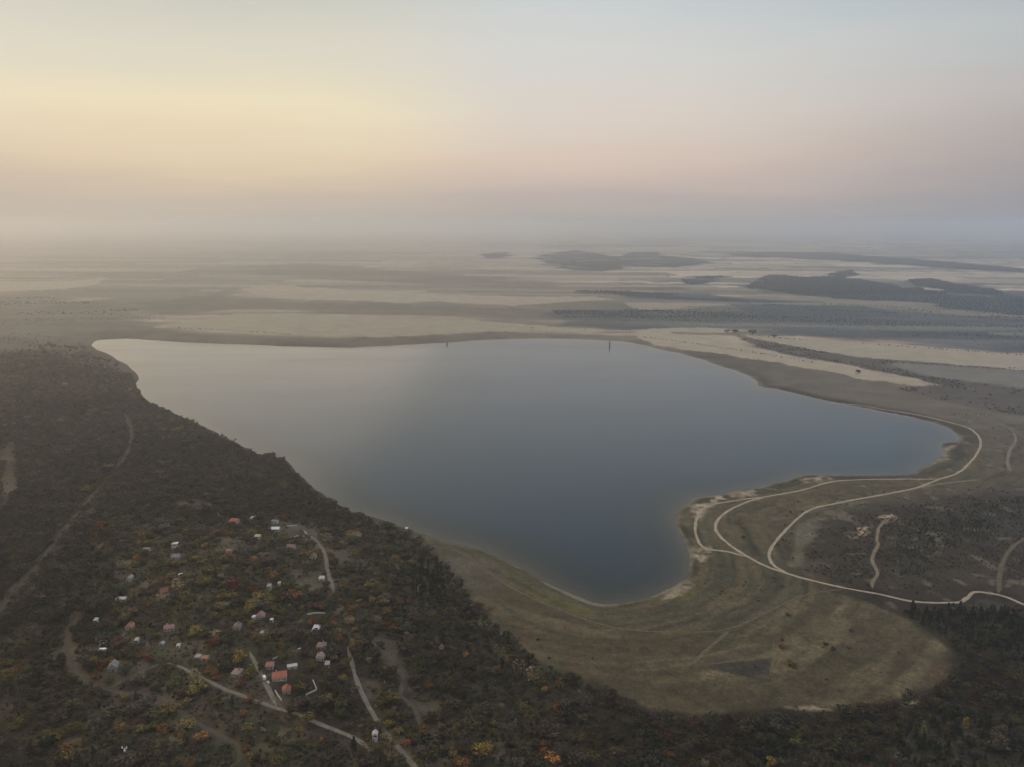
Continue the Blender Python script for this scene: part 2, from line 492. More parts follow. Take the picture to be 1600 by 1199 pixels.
def landcover(x, y, sd):
    n1 = fbm(x, y, 9, 3, 101)
    n2 = fbm(x, y, 38, 4, 103)
    n3 = fbm(x, y, 150, 3, 107)
    one = np.ones(x.shape)

    def c3(c):
        return np.asarray(c)[None, :] * one[:, None]

    def over(col, mask, c):
        return col * (1 - mask[:, None]) + np.asarray(c) * mask[:, None]
    # near ground: brown, dry scrub soil
    col = c3((0.031, 0.025, 0.018)) * (0.55 + 0.9 * n2)[:, None]
    col = over(col, sstep(0.52, 0.7, n3) * 0.4, np.array((0.07, 0.06, 0.04)))
    cls = np.zeros(x.shape, int)
    # garden plots of the hamlet: small strips of different ground
    vill = sstep(360, 250, np.hypot((x + 210) * 1.0, (y - 760) * 0.85))
    pu = (x * 0.96 + y * 0.28 + (n2 - 0.5) * 14) / 21; pv = (y * 0.96 - x * 0.28 + (n2 - 0.5) * 14) / 30
    ph = _hash(np.floor(pu), np.floor(pv), 61)
    pcol = np.array([(0.046, 0.038, 0.028), (0.066, 0.06, 0.034), (0.082, 0.071, 0.05), (0.05, 0.05, 0.027), (0.1, 0.085, 0.06), (0.058, 0.046, 0.034)])[np.clip((ph * 6).astype(int), 0, 5)]
    pm = vill * 0.85 * sstep(0.3, 0.5, n3)
    col = col * (1 - pm[:, None]) + pcol * (0.6 + 0.8 * n2)[:, None] * pm[:, None]
    # far plain
    far = sstep(2350, 2750, y + 0.35 * np.abs(x) * 0 + (n3 - 0.5) * 400)
    farR = sstep(1450, 1700, y + (n3 - 0.5) * 200) * sstep(650, 900, x)
    far = np.maximum(far, farR * 0.0)
    pc, row = parcels(x, y)
    col = col * (1 - far[:, None]) + pc * (0.8 + 0.4 * n2)[:, None] * far[:, None]
    cls[far > 0.5] = 0
    # broad grey-brown heath beside the right shore
    heath = sstep(0, 60, sd) * sstep(1000, 1250, y) * sstep(2700, 2300, y) * sstep(150, 350, x)
    col = over(col, heath * 0.75, c3((0.155, 0.135, 0.105)) * (0.7 + 0.6 * n2)[:, None])
    wob = (n2 - 0.5) * 26 * np.clip(y / 1500, 0.4, 3)
    # the dry lake bed round the southern bay
    bay = sstep(1700, 1150, y) * sstep(-170, -40, x)
    olive = bay * sstep(190, 120, sd + (n3 - 0.5) * 80)
    col = over(col, olive, c3((0.066, 0.062, 0.04)) * (0.6 + 0.8 * n2)[:, None])
    ang = np.arctan2(x - 60, 1000 - y) * 260
    sk = fbm(sd * 5.5, ang, 90, 4, 145)
    # stripes left by falling water
    st = 0.5 + 0.5 * np.sin(sd / 3.3 + (n3 - 0.5) * 9) * np.sin(sd / 7.9 + 1.0 + (n2 - 0.5) * 2)
    col = over(col, olive * sstep(0.45, 0.9, st) * 0.75 * n3, (0.11, 0.095, 0.062))
    col = over(col, olive * sstep(0.4, 0.05, st) * 0.55, (0.03, 0.028, 0.019))
    col = over(col, olive * sstep(0.5, 0.68, sk) * 0.5, (0.115, 0.093, 0.052))
    col = over(col, olive * sstep(0.48, 0.32, sk) * 0.5, (0.035, 0.033, 0.022))
    green = bay * sstep(16, 22, sd) * sstep(40, 28, sd) * sstep(-40, 60, x) * sstep(300, 180, x) * sstep(900, 800, y)
    col = over(col, green * sstep(0.35, 0.6, n2) * 0.65, (0.075, 0.076, 0.02))

    def poly(P, c, w=8.0, var=0.5, mask=1.0, k=None, noise=n2, rag=False, big=0.0):
        nonlocal col
        lo = P.min(0) - 60; hi = P.max(0) + 60
        m = (x > lo[0]) & (x < hi[0]) & (y > lo[1]) & (y < hi[1])
        if not m.any():
            return
        s = sdist(x[m], y[m], P) + wob[m] * min(1.0, w / 8.0)
        if big:
            s = s + (fbm(x[m] * 0.45, y[m], 230, 4, 155) - 0.5) * big
        a = sstep(-w / 2, w / 2, s) * mask
        if rag:
            a = a * sstep(0.36, 0.6, fbm(x[m], y[m], 11, 3, 149))
        cc = np.asarray(c) * ((1 - var / 2) + var * noise[m])[:, None]
        col[m] = col[m] * (1 - a[:, None]) + cc * a[:, None]
        if k is not None:
            mm = np.where(m)[0][s > 0]
            cls[mm] = k
    fs = sstep(1900, 2200, y) * sstep(170, 90, sd + (n3 - 0.5) * 90)
    col = over(col, fs * 0.8, c3((0.095, 0.083, 0.066)) * (0.6 + 0.8 * n2)[:, None])
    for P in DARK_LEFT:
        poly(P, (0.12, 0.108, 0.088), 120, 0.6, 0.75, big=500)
    poly(BELT, (0.034, 0.054, 0.074), 90, 0.9, 0.75, big=300, noise=fbm(x * 0.3, y, 110, 4, 157))  # dark belt, with the blue of distant haze put into its colour
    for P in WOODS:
        poly(P, (0.034, 0.058, 0.082), 60, 0.6, big=420)  # woodland floor tinted blue, distance haze worked into the colour
    poly(P_PALE1, (0.30, 0.27, 0.205), 12, 0.35, 1, 3)
    poly(P_PALE2, (0.33, 0.29, 0.23), 25, 0.35, 1, 3)
    poly(P_PALE3, (0.36, 0.31, 0.24), 25, 0.3, 1, 3)
    poly(P_FIELDROW, (0.31, 0.275, 0.22), 15, 0.35, 1, 3)
    poly(P_WEDGE, (0.32, 0.285, 0.225), 10, 0.3, 1, 3)
    poly(P_BROWNBELT, (0.085, 0.073, 0.062), 18, 0.8)
    poly(P_BLUEFIELD, (0.16, 0.155, 0.135), 12, 0.4, 1, 3)
    poly(P_TANFIELD, (0.33, 0.29, 0.225), 8, 0.3, 1, 3)
    # right-hand slope below the road: dark brown scrub
    poly(SCRUB, (0.042, 0.034, 0.026), 70, 0.9, 0.85)
    for P in PINES:
        poly(P, (0.04, 0.038, 0.028), 25, 0.6, 0.9)
    poly(MEADOW, (0.09, 0.077, 0.047), 7, 0.45, 1, 2)
    mm = np.where(cls == 2)[0]
    if len(mm):
        a = sstep(0.42, 0.66, n3[mm])
        col[mm] = col[mm] * (1 - 0.45 * a[:, None]) + np.array((0.06, 0.058, 0.032)) * (0.45 * a[:, None])
        k5 = sk[mm]
        col[mm] = col[mm] * (1 + 0.55 * (sstep(0.4, 0.7, k5) - 0.5))[:, None]
        sp = sstep(0.60, 0.72, fbm(x[mm], y[mm], 24, 3, 147))
        col[mm] = col[mm] * (1 - 0.45 * sp[:, None]) + np.array((0.038, 0.036, 0.02)) * 0.45 * sp[:, None]
        # mowing lines
        ln = 0.5 + 0.5 * np.sin((y[mm] + 0.22 * x[mm] + 30 * n3[mm]) / 3.4)
        fade = sstep(250, 0, x[mm])
        col[mm] *= (1 - 0.20 * ln * fade * sstep(0.35, 0.6, n2[mm]))[:, None]
        warm = sstep(250, -20, x[mm]) * sstep(0.35, 0.6, n2[mm])
        col[mm] = col[mm] * (1 - 0.5 * warm[:, None]) + np.array((0.085, 0.06, 0.034)) * (0.5 * warm[:, None])
    P_DARK = gpoly([(1105,1043),(1150,1036),(1205,1028),(1203,1052),(1170,1058)])
    poly(P_DARK, (0.035, 0.033, 0.03), 6, 0.4, 0.9)
    poly(gpoly([(1110,1034),(1140,1020),(1195,1012),(1200,1018),(1160,1027)]), (0.07, 0.055, 0.038), 8, 0.6, 0.8)
    poly(gpoly([(1445,1030),(1470,1030),(1482,1045),(1470,1070),(1450,1072)]), (0.085, 0.056, 0.036), 16, 0.9, 0.6)
    poly(gpoly([(1285,985),(1330,990),(1330,1005),(1300,1000)]), (0.1, 0.078, 0.046), 10, 0.9, 0.6)
    poly(gpoly([(1250,820),(1285,800),(1270,840),(1250,880),(1235,885),(1238,850)]), (0.13, 0.12, 0.085), 10, 0.5, 0.7)
    for P in CLEAR:
        poly(P, (0.08, 0.07, 0.053), 14, 0.8, 0.85)
    for P in BRIGHT_SOIL:
        poly(P, (0.36, 0.29, 0.21), 8, 1.0, 0.9, None, n1, True)
    for P in SANDS:
        poly(P, (0.30, 0.255, 0.19), 14, 1.0, 0.8, None, n1, True)
    # scrub spots of the right-hand slope
    sp = sstep(0.62, 0.75, fbm(x, y, 14, 2, 131)) * sstep(950, 1050, y) * sstep(1700, 1500, y) * sstep(250, 330, x)
    col = over(col, sp * 0.6, (0.04, 0.036, 0.026))
    sp = sstep(0.66, 0.78, fbm(x, y, 20, 3, 137)) * sstep(700, 800, y) * sstep(1700, 1500, y) * sstep(330, 420, x)
    col = over(col, sp * 0.5, (0.19, 0.165, 0.125))
    # bare strip at the water's edge
    wid = np.where(y > 1900, 16, 7) + (n2 - 0.5) * 8
    edge = sstep(wid, wid * 0.3, sd) * (sd > -5)
    east = sstep(-120, 40, x)
    rim = sstep(0.3, 0.66, fbm(x, y, 26, 3, 151))
    col = over(col, edge * (0.15 + 0.6 * east) * (0.25 + 0.75 * rim), (0.20, 0.175, 0.135))
    fine = sstep(1500, 1100, y)
    col = col * (1 + fine * ((n1 - 0.5) * 0.55 + (fbm(x, y, 4.5, 2, 153) - 0.5) * 0.45))[:, None]
    cls[(sd < 22 + (n2 - 0.5) * 14) & (sd > -30) & (cls == 0) & (x > -150 + 0 * y)] = 1
    # lake bed
    col = over(col, (sd < -1).astype(float), (0.05, 0.055, 0.05))
    return np.clip(col, 0.0, 0.9), cls


# ------------------------------------------------------------------ terrain: one sheet to the horizon
def ring_radii():
    r = [330.0]
    while r[-1] < 120000:
        r.append(r[-1] + 1.55 * (r[-1] / 600) ** 1.6)
    return np.array(r)


def build_terrain():
    rr = ring_radii()
    az = np.concatenate([np.linspace(-110, -40, 80)[:-1], np.linspace(-40, 40, 1040), np.linspace(40, 110, 80)[1:]])
    az = np.radians(az)
    Rg, A = np.meshgrid(rr, az, indexing="ij")
    x = (Rg * np.sin(A)).ravel(); y = (Rg * np.cos(A)).ravel()
    nr, na = len(rr), len(az)
    sd = np.full(x.shape, 1e4)
    m = (np.hypot(x, y) < 3600)
    sd[m] = lake_sd(x[m], y[m])
    mf = ~m
    sd[mf] = 800 + np.hypot(x[mf], y[mf]) * 0.1
    z = height(x, y, sd)
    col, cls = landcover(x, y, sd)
    idx = np.arange(nr * na).reshape(nr, na)
    q = np.stack([idx[:-1, :-1].ravel(), idx[:-1, 1:].ravel(), idx[1:, 1:].ravel(), idx[1:, :-1].ravel()], 1)[:, ::-1]
    # the water: the same grid at lake level, reaching a little under the banks
    wq = q[(sd[q] < 0).any(1)]
    used, inv = np.unique(wq.ravel(), return_inverse=True)
    me = bpy.data.meshes.new("lake")
    me.from_pydata(np.stack([x[used], y[used], x[used] * 0], 1).tolist(), [], inv.reshape(-1, 4).tolist())
    at = me.attributes.new("shore_metres", "FLOAT", "POINT")
    at.data.foreach_set("value", np.clip(-sd[used], 0, 500).astype(np.float32))
    me.materials.append(MAT["water"])
    tag(link("lake", me), kind="structure")
    fc = np.max(cls[q], axis=1)
    # faces hidden deep under the lake are kept: it is one lake bed
    names = {0: "ground", 1: "shore", 2: "meadow", 3: "field"}
    co = np.stack([x, y, z], 1)
    for k, nm in names.items():
        f = q[fc == k]
        if not len(f):
            continue
        used, inv = np.unique(f.ravel(), return_inverse=True)
        me = bpy.data.meshes.new(nm)
        me.vertices.add(len(used))
        me.vertices.foreach_set("co", co[used].astype(np.float32).ravel())
        me.loops.add(len(f) * 4)
        me.loops.foreach_set("vertex_index", inv.astype(np.int32))
        me.polygons.add(len(f))
        me.polygons.foreach_set("loop_start", np.arange(0, len(f) * 4, 4, dtype=np.int32))
        me.polygons.foreach_set("loop_total", np.full(len(f), 4, dtype=np.int32))
        me.polygons.foreach_set("use_smooth", np.ones(len(f), bool))
        at = me.attributes.new("cover", "FLOAT_COLOR", "POINT")
        cc = np.concatenate([col[used], np.ones((len(used), 1))], 1).astype(np.float32)
        at.data.foreach_set("color", cc.ravel())
        me.update(calc_edges=True)
        me.validate()
        me.materials.append(MAT["soil"])
        tag(link(nm, me), kind="structure")


# ------------------------------------------------------------------ materials
MAT = {}


def nodemat(name):
    m = bpy.data.materials.new(name)
    m.use_nodes = True
    nt = m.node_tree
    b = nt.nodes["Principled BSDF"]
    return m, nt, b


def noise_node(nt, scale, detail=4, rough=0.6, coord="Object"):
    tc = nt.nodes.new("ShaderNodeTexCoord")
    n = nt.nodes.new("ShaderNodeTexNoise")
    n.inputs["Scale"].default_value = scale
    n.inputs["Detail"].default_value = detail
    n.inputs["Roughness"].default_value = rough
    nt.links.new(tc.outputs[coord], n.inputs["Vector"])
    return n


def mat_soil():
    m, nt, b = nodemat("soil")
    at = nt.nodes.new("ShaderNodeAttribute"); at.attribute_name = "cover"
    n = noise_node(nt, 0.35, 5, 0.65)
    mr = nt.nodes.new("ShaderNodeMapRange")
    mr.inputs["From Min"].default_value = 0.3; mr.inputs["From Max"].default_value = 0.7
    mr.inputs["To Min"].default_value = 0.6; mr.inputs["To Max"].default_value = 1.4
    nt.links.new(n.outputs["Fac"], mr.inputs["Value"])
    mul = nt.nodes.new("ShaderNodeVectorMath"); mul.operation = "SCALE"
    nt.links.new(at.outputs["Color"], mul.inputs[0]); nt.links.new(mr.outputs[0], mul.inputs["Scale"])
    nt.links.new(mul.outputs[0], b.inputs["Base Color"])
    b.inputs["Roughness"].default_value = 0.95
    b.inputs["Specular IOR Level"].default_value = 0.1
    bp = nt.nodes.new("ShaderNodeBump"); bp.inputs["Strength"].default_value = 0.5; bp.inputs["Distance"].default_value = 0.6
    nt.links.new(n.outputs["Fac"], bp.inputs["Height"]); nt.links.new(bp.outputs[0], b.inputs["Normal"])
    MAT["soil"] = m


def mat_road():
    for nm, c in (("gravel", (0.33, 0.285, 0.222)), ("track", (0.19, 0.16, 0.115)), ("lane", (0.17, 0.155, 0.13)), ("faint", (0.08, 0.069, 0.054)), ("grass", (0.115, 0.1, 0.07))):
        m, nt, b = nodemat("road_" + nm)
        n = noise_node(nt, 0.22, 6, 0.7)
        mr = nt.nodes.new("ShaderNodeMapRange")
        mr.inputs["From Min"].default_value = 0.28; mr.inputs["From Max"].default_value = 0.72
        mr.inputs["To Min"].default_value = 0.55; mr.inputs["To Max"].default_value = 1.3
        nt.links.new(n.outputs["Fac"], mr.inputs["Value"])
        mul = nt.nodes.new("ShaderNodeVectorMath"); mul.operation = "SCALE"
        mul.inputs[0].default_value = c
        nt.links.new(mr.outputs[0], mul.inputs["Scale"])
        nt.links.new(mul.outputs[0], b.inputs["Base Color"])
        b.inputs["Roughness"].default_value = 0.95
        b.inputs["Specular IOR Level"].default_value = 0.1
        MAT["road_" + nm] = m


def mat_water():
    m, nt, b = nodemat("water")
    sh = nt.nodes.new("ShaderNodeAttribute"); sh.attribute_name = "shore_metres"
    dr = nt.nodes.new("ShaderNodeValToRGB")
    dm = nt.nodes.new("ShaderNodeMath"); dm.operation = "DIVIDE"; dm.inputs[1].default_value = 100.0
    nt.links.new(sh.outputs["Fac"], dm.inputs[0]); nt.links.new(dm.outputs[0], dr.inputs[0])
    cr = dr.color_ramp
    for p_, c_ in ((0.0, (0.055, 0.05, 0.036)), (0.12, (0.03, 0.032, 0.027)), (0.35, (0.008, 0.016, 0.02)), (0.8, (0.0004, 0.017, 0.036))):
        e_ = cr.elements.new(p_) if p_ not in (0.0,) else cr.elements[0]
        e_.position = p_; e_.color = (*c_, 1)
    cr.elements[len(cr.elements) - 1].color = (0.0003, 0.019, 0.043, 1)
    nt.links.new(dr.outputs[0], b.inputs["Base Color"])
    wn = noise_node(nt, 1.0, 4, 0.6)
    wm = nt.nodes.new("ShaderNodeMapping"); wm.inputs["Scale"].default_value = (0.0022, 0.007, 1); wm.inputs["Rotation"].default_value = (0, 0, 0.25)
    nt.links.new(wn.inputs["Vector"].links[0].from_socket, wm.inputs["Vector"]); nt.links.new(wm.outputs[0], wn.inputs["Vector"])
    wr = nt.nodes.new("ShaderNodeMapRange"); wr.inputs["From Min"].default_value = 0.3; wr.inputs["From Max"].default_value = 0.7
    wr.inputs["To Min"].default_value = 0.12; wr.inputs["To Max"].default_value = 0.2
    nt.links.new(wn.outputs["Fac"], wr.inputs["Value"]); nt.links.new(wr.outputs[0], b.inputs["Roughness"])
    b.inputs["IOR"].default_value = 1.333
    tc = nt.nodes.new("ShaderNodeTexCoord")
    mp = nt.nodes.new("ShaderNodeMapping"); mp.inputs["Scale"].default_value = (0.05, 0.11, 1)
    nt.links.new(tc.outputs["Object"], mp.inputs["Vector"])
    n = nt.nodes.new("ShaderNodeTexNoise"); n.inputs["Scale"].default_value = 1.0; n.inputs["Detail"].default_value = 6; n.inputs["Roughness"].default_value = 0.62
    nt.links.new(mp.outputs[0], n.inputs["Vector"])
    bp = nt.nodes.new("ShaderNodeBump"); bp.inputs["Strength"].default_value = 0.34; bp.inputs["Distance"].default_value = 0.5
    nt.links.new(n.outputs["Fac"], bp.inputs["Height"]); nt.links.new(bp.outputs[0], b.inputs["Normal"])
    MAT["water"] = m


def leaf_mat(name, instancer):
    m, nt, b = nodemat(name)
    if instancer:
        at = nt.nodes.new("ShaderNodeAttribute"); at.attribute_type = "INSTANCER"; at.attribute_name = "tint"
        src = at.outputs["Color"]
    else:
        oi = nt.nodes.new("ShaderNodeObjectInfo")
        src = oi.outputs["Color"]
    lv = nt.nodes.new("ShaderNodeAttribute"); lv.attribute_name = "leaf"
    mul = nt.nodes.new("ShaderNodeVectorMath"); mul.operation = "MULTIPLY"
    nt.links.new(src, mul.inputs[0]); nt.links.new(lv.outputs["Color"], mul.inputs[1])
    nt.links.new(mul.outputs[0], b.inputs["Base Color"])
    b.inputs["Roughness"].default_value = 0.9
    b.inputs["Specular IOR Level"].default_value = 0.1
    MAT[name] = m


def plain_mat(name, c, rough=0.8, scale=1.5, var=0.35, spec=0.25, metallic=0.0):
    m, nt, b = nodemat(name)
    n = noise_node(nt, scale, 5, 0.65)
    mr = nt.nodes.new("ShaderNodeMapRange")
    mr.inputs["From Min"].default_value = 0.3; mr.inputs["From Max"].default_value = 0.7
    mr.inputs["To Min"].default_value = 1 - var; mr.inputs["To Max"].default_value = 1 + var * 0.6
    nt.links.new(n.outputs["Fac"], mr.inputs["Value"])
    mul = nt.nodes.new("ShaderNodeVectorMath"); mul.operation = "SCALE"
    mul.inputs[0].default_value = c
    nt.links.new(mr.outputs[0], mul.inputs["Scale"])
    nt.links.new(mul.outputs[0], b.inputs["Base Color"])
    b.inputs["Roughness"].default_value = rough
    b.inputs["Specular IOR Level"].default_value = spec
    b.inputs["Metallic"].default_value = metallic
    MAT[name] = m
    return m


mat_soil(); mat_road(); mat_water()
leaf_mat("leaf_mass", True); leaf_mat("leaf_single", False)
plain_mat("bark", (0.06, 0.048, 0.038), 0.9, 2.0)

# ------------------------------------------------------------------ build the setting
build_terrain()


def build_roads():
    for nm, w, pale, G in ROADS_W:
        d = np.r_[0, np.cumsum(np.linalg.norm(np.diff(G[:, :2], axis=0), axis=1))]
        L = d[-1]
        n = max(8, int(L / 3.0))
        s = np.linspace(0, L, n)
        cx = np.interp(s, d, G[:, 0]); cy = np.interp(s, d, G[:, 1])
        tx = np.gradient(cx); ty = np.gradient(cy)
        ln = np.hypot(tx, ty) + 1e-9
        tx /= ln; ty /= ln
        cols = 5
        tt = np.linspace(-0.5, 0.5, cols)
        jl = 1 + (fbm(s, s * 0 + w * 3, 14, 3, 7) - 0.5) * 1.1
        jr = 1 + (fbm(s, s * 0 + w * 5, 14, 3, 8) - 0.5) * 1.1
        taper = np.clip(np.minimum(s, L - s) / 12, 0.25, 1)
        X = np.zeros((n, cols)); Y = np.zeros((n, cols))
        for k, t in enumerate(tt):
            ww = w * np.where(t < 0, jl, jr) * t * taper
            X[:, k] = cx - ty * ww; Y[:, k] = cy + tx * ww
        Z = height(X.ravel(), Y.ravel()).reshape(n, cols) + 0.22
        Z[:, 0] -= 0.20; Z[:, -1] -= 0.20
        Z = np.maximum(Z, 0.06)
        vs = np.stack([X.ravel(), Y.ravel(), Z.ravel()], 1)
        idx = np.arange(n * cols).reshape(n, cols)
        q = np.stack([idx[:-1, :-1].ravel(), idx[:-1, 1:].ravel(), idx[1:, 1:].ravel(), idx[1:, :-1].ravel()], 1)[:, ::-1]
        me = bpy.data.meshes.new(nm)
        me.from_pydata(vs.tolist(), [], q.tolist())
        for p in me.polygons:
            p.use_smooth = True
        if me.polygons[0].normal.z < 0:
            me.flip_normals()
        key = "road_grass" if nm == "dirt_track" and pale <= 0.4 else {"gravel_road": "road_gravel", "dirt_track": "road_track", "village_lane": "road_lane", "farm_drive": "road_lane", "forest_track": "road_faint", "old_road": "road_faint"}[nm]
        me.materials.append(MAT[key])
        tag(link(nm, me), kind="structure")


build_roads()

# ------------------------------------------------------------------ houses: list first, the trees keep clear of them
# px, py (foot of the front wall), width in px, depth m, wall m, rise m, roof kind, wall paint, roof paint, turn, windows, kind, label
HOUSES = [
    (437,1065,25,9.5,3.2,2.6,"hip","cream","tile_red",16,4,"house","largest red roofed house on the slope, above the lane junction"),
    (448,1085,14,6.5,2.9,2.2,"gable","white","tile_red",16,2,"house","small red roofed house with white front wall, just below the largest red roofed house"),
    (421,1047,13,7,3.2,2.2,"hip","white","tile_pink",8,2,"house","white house with a faded red hipped roof just behind the largest red roofed house"),
    (457,1046,17,3.2,2.5,0.4,"shed","white","sheet_pale",18,0,"shed","long narrow pale grey shed reaching out from the largest red roofed house"),
    (406,969,13,7,3.4,2.4,"gable","white","tile_pink",2,3,"house","white house under a pinkish red roof with a bright white annex at its side"),
    (396,970,5.5,4.2,3.2,0.3,"flat","bright","bright",2,0,"annex","bright white flat roofed annex against the pinkish roofed white house"),
    (424,973,5,3.2,2.6,0.3,"flat","bright","bright",0,0,"hut","tiny bright white hut standing alone past the house with the white annex"),
    (369,985,12,6.5,3.0,2.0,"gable","white","tile_dull",0,2,"house","small white house with a dull pink roof, nearest the golden tree clump"),
    (492,991,12,8,3.0,1.6,"shed","white","sheet_blue",-6,1,"house","house with tilted bluish white sheet roof below a round rust coloured tree"),
    (501,1016,15,8,2.8,2.0,"hip","grey","tile_dull",0,1,"house","low house with a dull brownish pink hipped roof under the bluish white roofed house"),
    (500,1033,14,7,3.2,1.8,"gable","cream","tile_pale",0,3,"house","cream house with a pale pink tiled roof beside a small grey shed"),
    (511,1043,8,5,2.4,0.5,"shed","grey","sheet_grey",5,0,"shed","small grey shed against the cream house with the pale pink roof"),
    (467,1021,5.5,3.4,2.4,0.8,"gable","white","sheet_pale",0,0,"hut","lone little white hut midway between the red roofed farm and the cream house"),
    (367,1059,15,8,3.1,2.0,"hip","white","tile_pale",-8,3,"house","white house with a pale brown pink hipped roof above the deep red bush"),
    (319,1033,13,4.5,2.4,1.0,"gable","white","tile_orange",-5,0,"shed","long low shed with an orange red roof and a grey lean-to at one end"),
    (308,1031,9,4,2.2,0.4,"shed","grey","sheet_grey",-5,0,"shed","grey lean-to joined to the low shed with the orange red roof"),
    (175,1050,15,8,3.6,3.0,"gable","grey","tile_grey",10,3,"house","grey house with a steep grey brown roof below the white caravan"),
    (201,985,12,7,2.8,2.2,"gable","pink","tile_orange",5,1,"house","pink walled cottage with a square salmon roof, alone among olive trees"),
    (264,987,17,6,3.0,2.0,"gable","white","tile_pink",14,2,"house","white walled house with a long pink roof turned aslant, near the yellow tree"),
    (256,929,14,7,3.0,2.2,"gable","white","tile_crimson",4,2,"house","white house with the darkest crimson roof of the hamlet"),
    (188,941,17,4,2.8,0.4,"shed","bright","sheet_pale",5,3,"house","long low white building with a row of dark windows and a flat sloping roof"),
    (201,910,9,7,3.6,1.8,"gable","white","sheet_grey",0,1,"cottage","narrow cottage with a tall plain grey roof over a white base"),
    (273,857,11,6,5.0,0.4,"flat","bright","bright",6,3,"house","two storey white box house with dark windows, alone above the blue grey roof"),
    (274,875,14,7,3.0,2.4,"gable","grey","tile_slate",0,1,"house","house with a blue grey roof just below the two storey white box house"),
    (228,862,11,5,2.4,1.3,"gable","pink","tile_pale",-6,1,"shed","small shed with a pale pink roof beside a yellow bush"),
    (357,865,9,5.5,2.8,1.5,"gable","white","tile_pink",0,1,"cottage","tiny white cottage with a pink roof, alone on the bushy upper slope"),
    (364,819,15,9,3.4,2.6,"hip","pink","tile_red",0,2,"house","red hipped roof house at the upper edge of the hamlet behind a reddish tree"),
    (396,814,10,6,3.2,1.5,"gable","bright","sheet_pale",0,2,"house","small bright white house between the red hipped roof and the shining sheet roof"),
    (428,831,18,8,3.0,1.6,"gable","white","sheet_bright",3,2,"house","house with the brightest bluish white sheet roof at the hamlet's upper edge"),
    (428,819,12,7,2.8,1.8,"hip","cream","tile_grey",0,1,"house","beige house with a grey brown hipped roof directly behind the brightest sheet roof"),
    (402,842,10,6,2.8,1.5,"gable","cream","sheet_straw",-8,1,"cottage","cream cottage with a straw yellow roof below the small bright white house"),
    (345,807,9,6,2.8,1.4,"gable","grey","sheet_grey",8,0,"shed","grey roofed shed farthest up the slope, at the edge of the cleared field"),
    (454,859,14,7,2.8,2.2,"gable","white","tile_dull",0,2,"house","white fronted house with a rectangular dusty pink roof below the white parapet walls"),
    (488,874,11,7,3.0,1.6,"gable","bright","tile_brown",0,1,"house","white house with a brown roof next to the bend of the paved lane"),
    (502,908,9,5,2.6,0.6,"shed","bright","sheet_pale",0,0,"shed","low white shed beside the lower end of the paved lane"),
    (420,924,6.5,4.5,5.0,0.8,"shed","white","sheet_grey",0,2,"hut","tall narrow white hut with a grey top, between dark orchards"),
    (436,917,4,3,3.6,0.4,"shed","bright","sheet_pale",0,0,"hut","slim white hut close to the tall narrow hut with the grey top"),
    (149,974,6,3.5,2.8,0.5,"shed","bright","sheet_pale",0,1,"hut","small white hut up the slope from the caravan, nearest the looping track"),
    (213,1005,6,3.5,2.6,0.4,"shed","bright","sheet_pale",0,1,"hut","white hut with a dark doorway below the pink walled cottage"),
    (281,902,6,3.5,2.4,0.4,"flat","bright","bright",0,0,"hut","white flat hut above the house with the crimson roof"),
    (278,1013,5,3,2.2,0.4,"shed","bright","sheet_pale",0,0,"hut","very small white hut below the long pink roof turned aslant"),
    (252,1011,7,4,2.4,1.0,"gable","grey","sheet_grey",0,0,"hut","grey gabled hut next to the very small white hut"),
    (635,829,4.6,3.5,2.2,0.5,"shed","bright","bright",0,1,"hut","lone white hut on the bank at the water's edge"),
    (586,1160,8.5,4.6,6.0,1.2,"gable","bright","sheet_pale",4,3,"tower house","white upright tower-like house between the two lanes"),
    (409,995,5,3,3.4,0.4,"shed","white","sheet_grey",0,0,"hut","narrow grey white hut half hidden behind a yellow tree"),
]
WALLS = [
    ([(430,1081),(434,1088),(440,1096)], 1.6, 0.4, "white boundary wall running along the pale farm drive"),
    ([(489,1064),(495,1079),(478,1087)], 1.2, 0.5, "white L-shaped low wall standing alone among orchard trees"),
    ([(449,823),(464,822)], 1.2, 0.5, "short pale wall beside the brightest sheet roof"),
    ([(473,829),(480,835)], 1.4, 0.6, "short white parapet wall where the paved lane begins"),
    ([(474,839),(481,838)], 1.3, 0.6, "short bright wall stub touching the head of the paved lane"),
    ([(450,843),(459,840),(466,838)], 1.1, 0.6, "pale bent wall just above the dusty pink roof"),
    ([(480,961),(492,959),(508,959)], 1.1, 0.5, "pale garden wall behind the round rust coloured tree"),
    ([(426,1031),(436,1027)], 1.3, 0.4, "short grey wall behind the house with the faded red hipped roof"),
]
HP = ground([h[0] for h in HOUSES], [h[1] for h in HOUSES])
HCLEAR = []
for h, p in zip(HOUSES, HP):
    depth = project(p[0], p[1], p[2])[2]
    HCLEAR.append((p[0], p[1], h[2] * depth / FPX * 0.5 + 1.5))
for w in WALLS:
    g = ground([q[0] for q in w[0]], [q[1] for q in w[0]])
    for a, b in zip(g[:-1], g[1:]):
        for t in np.linspace(0, 1, 4):
            q = a * (1 - t) + b * t
            HCLEAR.append((q[0], q[1], 2.0))

# ------------------------------------------------------------------ trees
TONE = {
    "rust orange": (0.135, 0.066, 0.028), "coral red": (0.24, 0.085, 0.045), "deep red": (0.105, 0.034, 0.022),
    "bright orange": (0.36, 0.17, 0.05), "golden yellow": (0.19, 0.135, 0.035), "olive gold": (0.095, 0.075, 0.026),
    "olive green": (0.05, 0.049, 0.023), "dark green": (0.024, 0.031, 0.02), "dull brown": (0.05, 0.039, 0.028),
    "grey brown": (0.062, 0.055, 0.043), "tan": (0.13, 0.1, 0.06), "pale straw": (0.24, 0.2, 0.12), "pale green": (0.11, 0.115, 0.045),
}


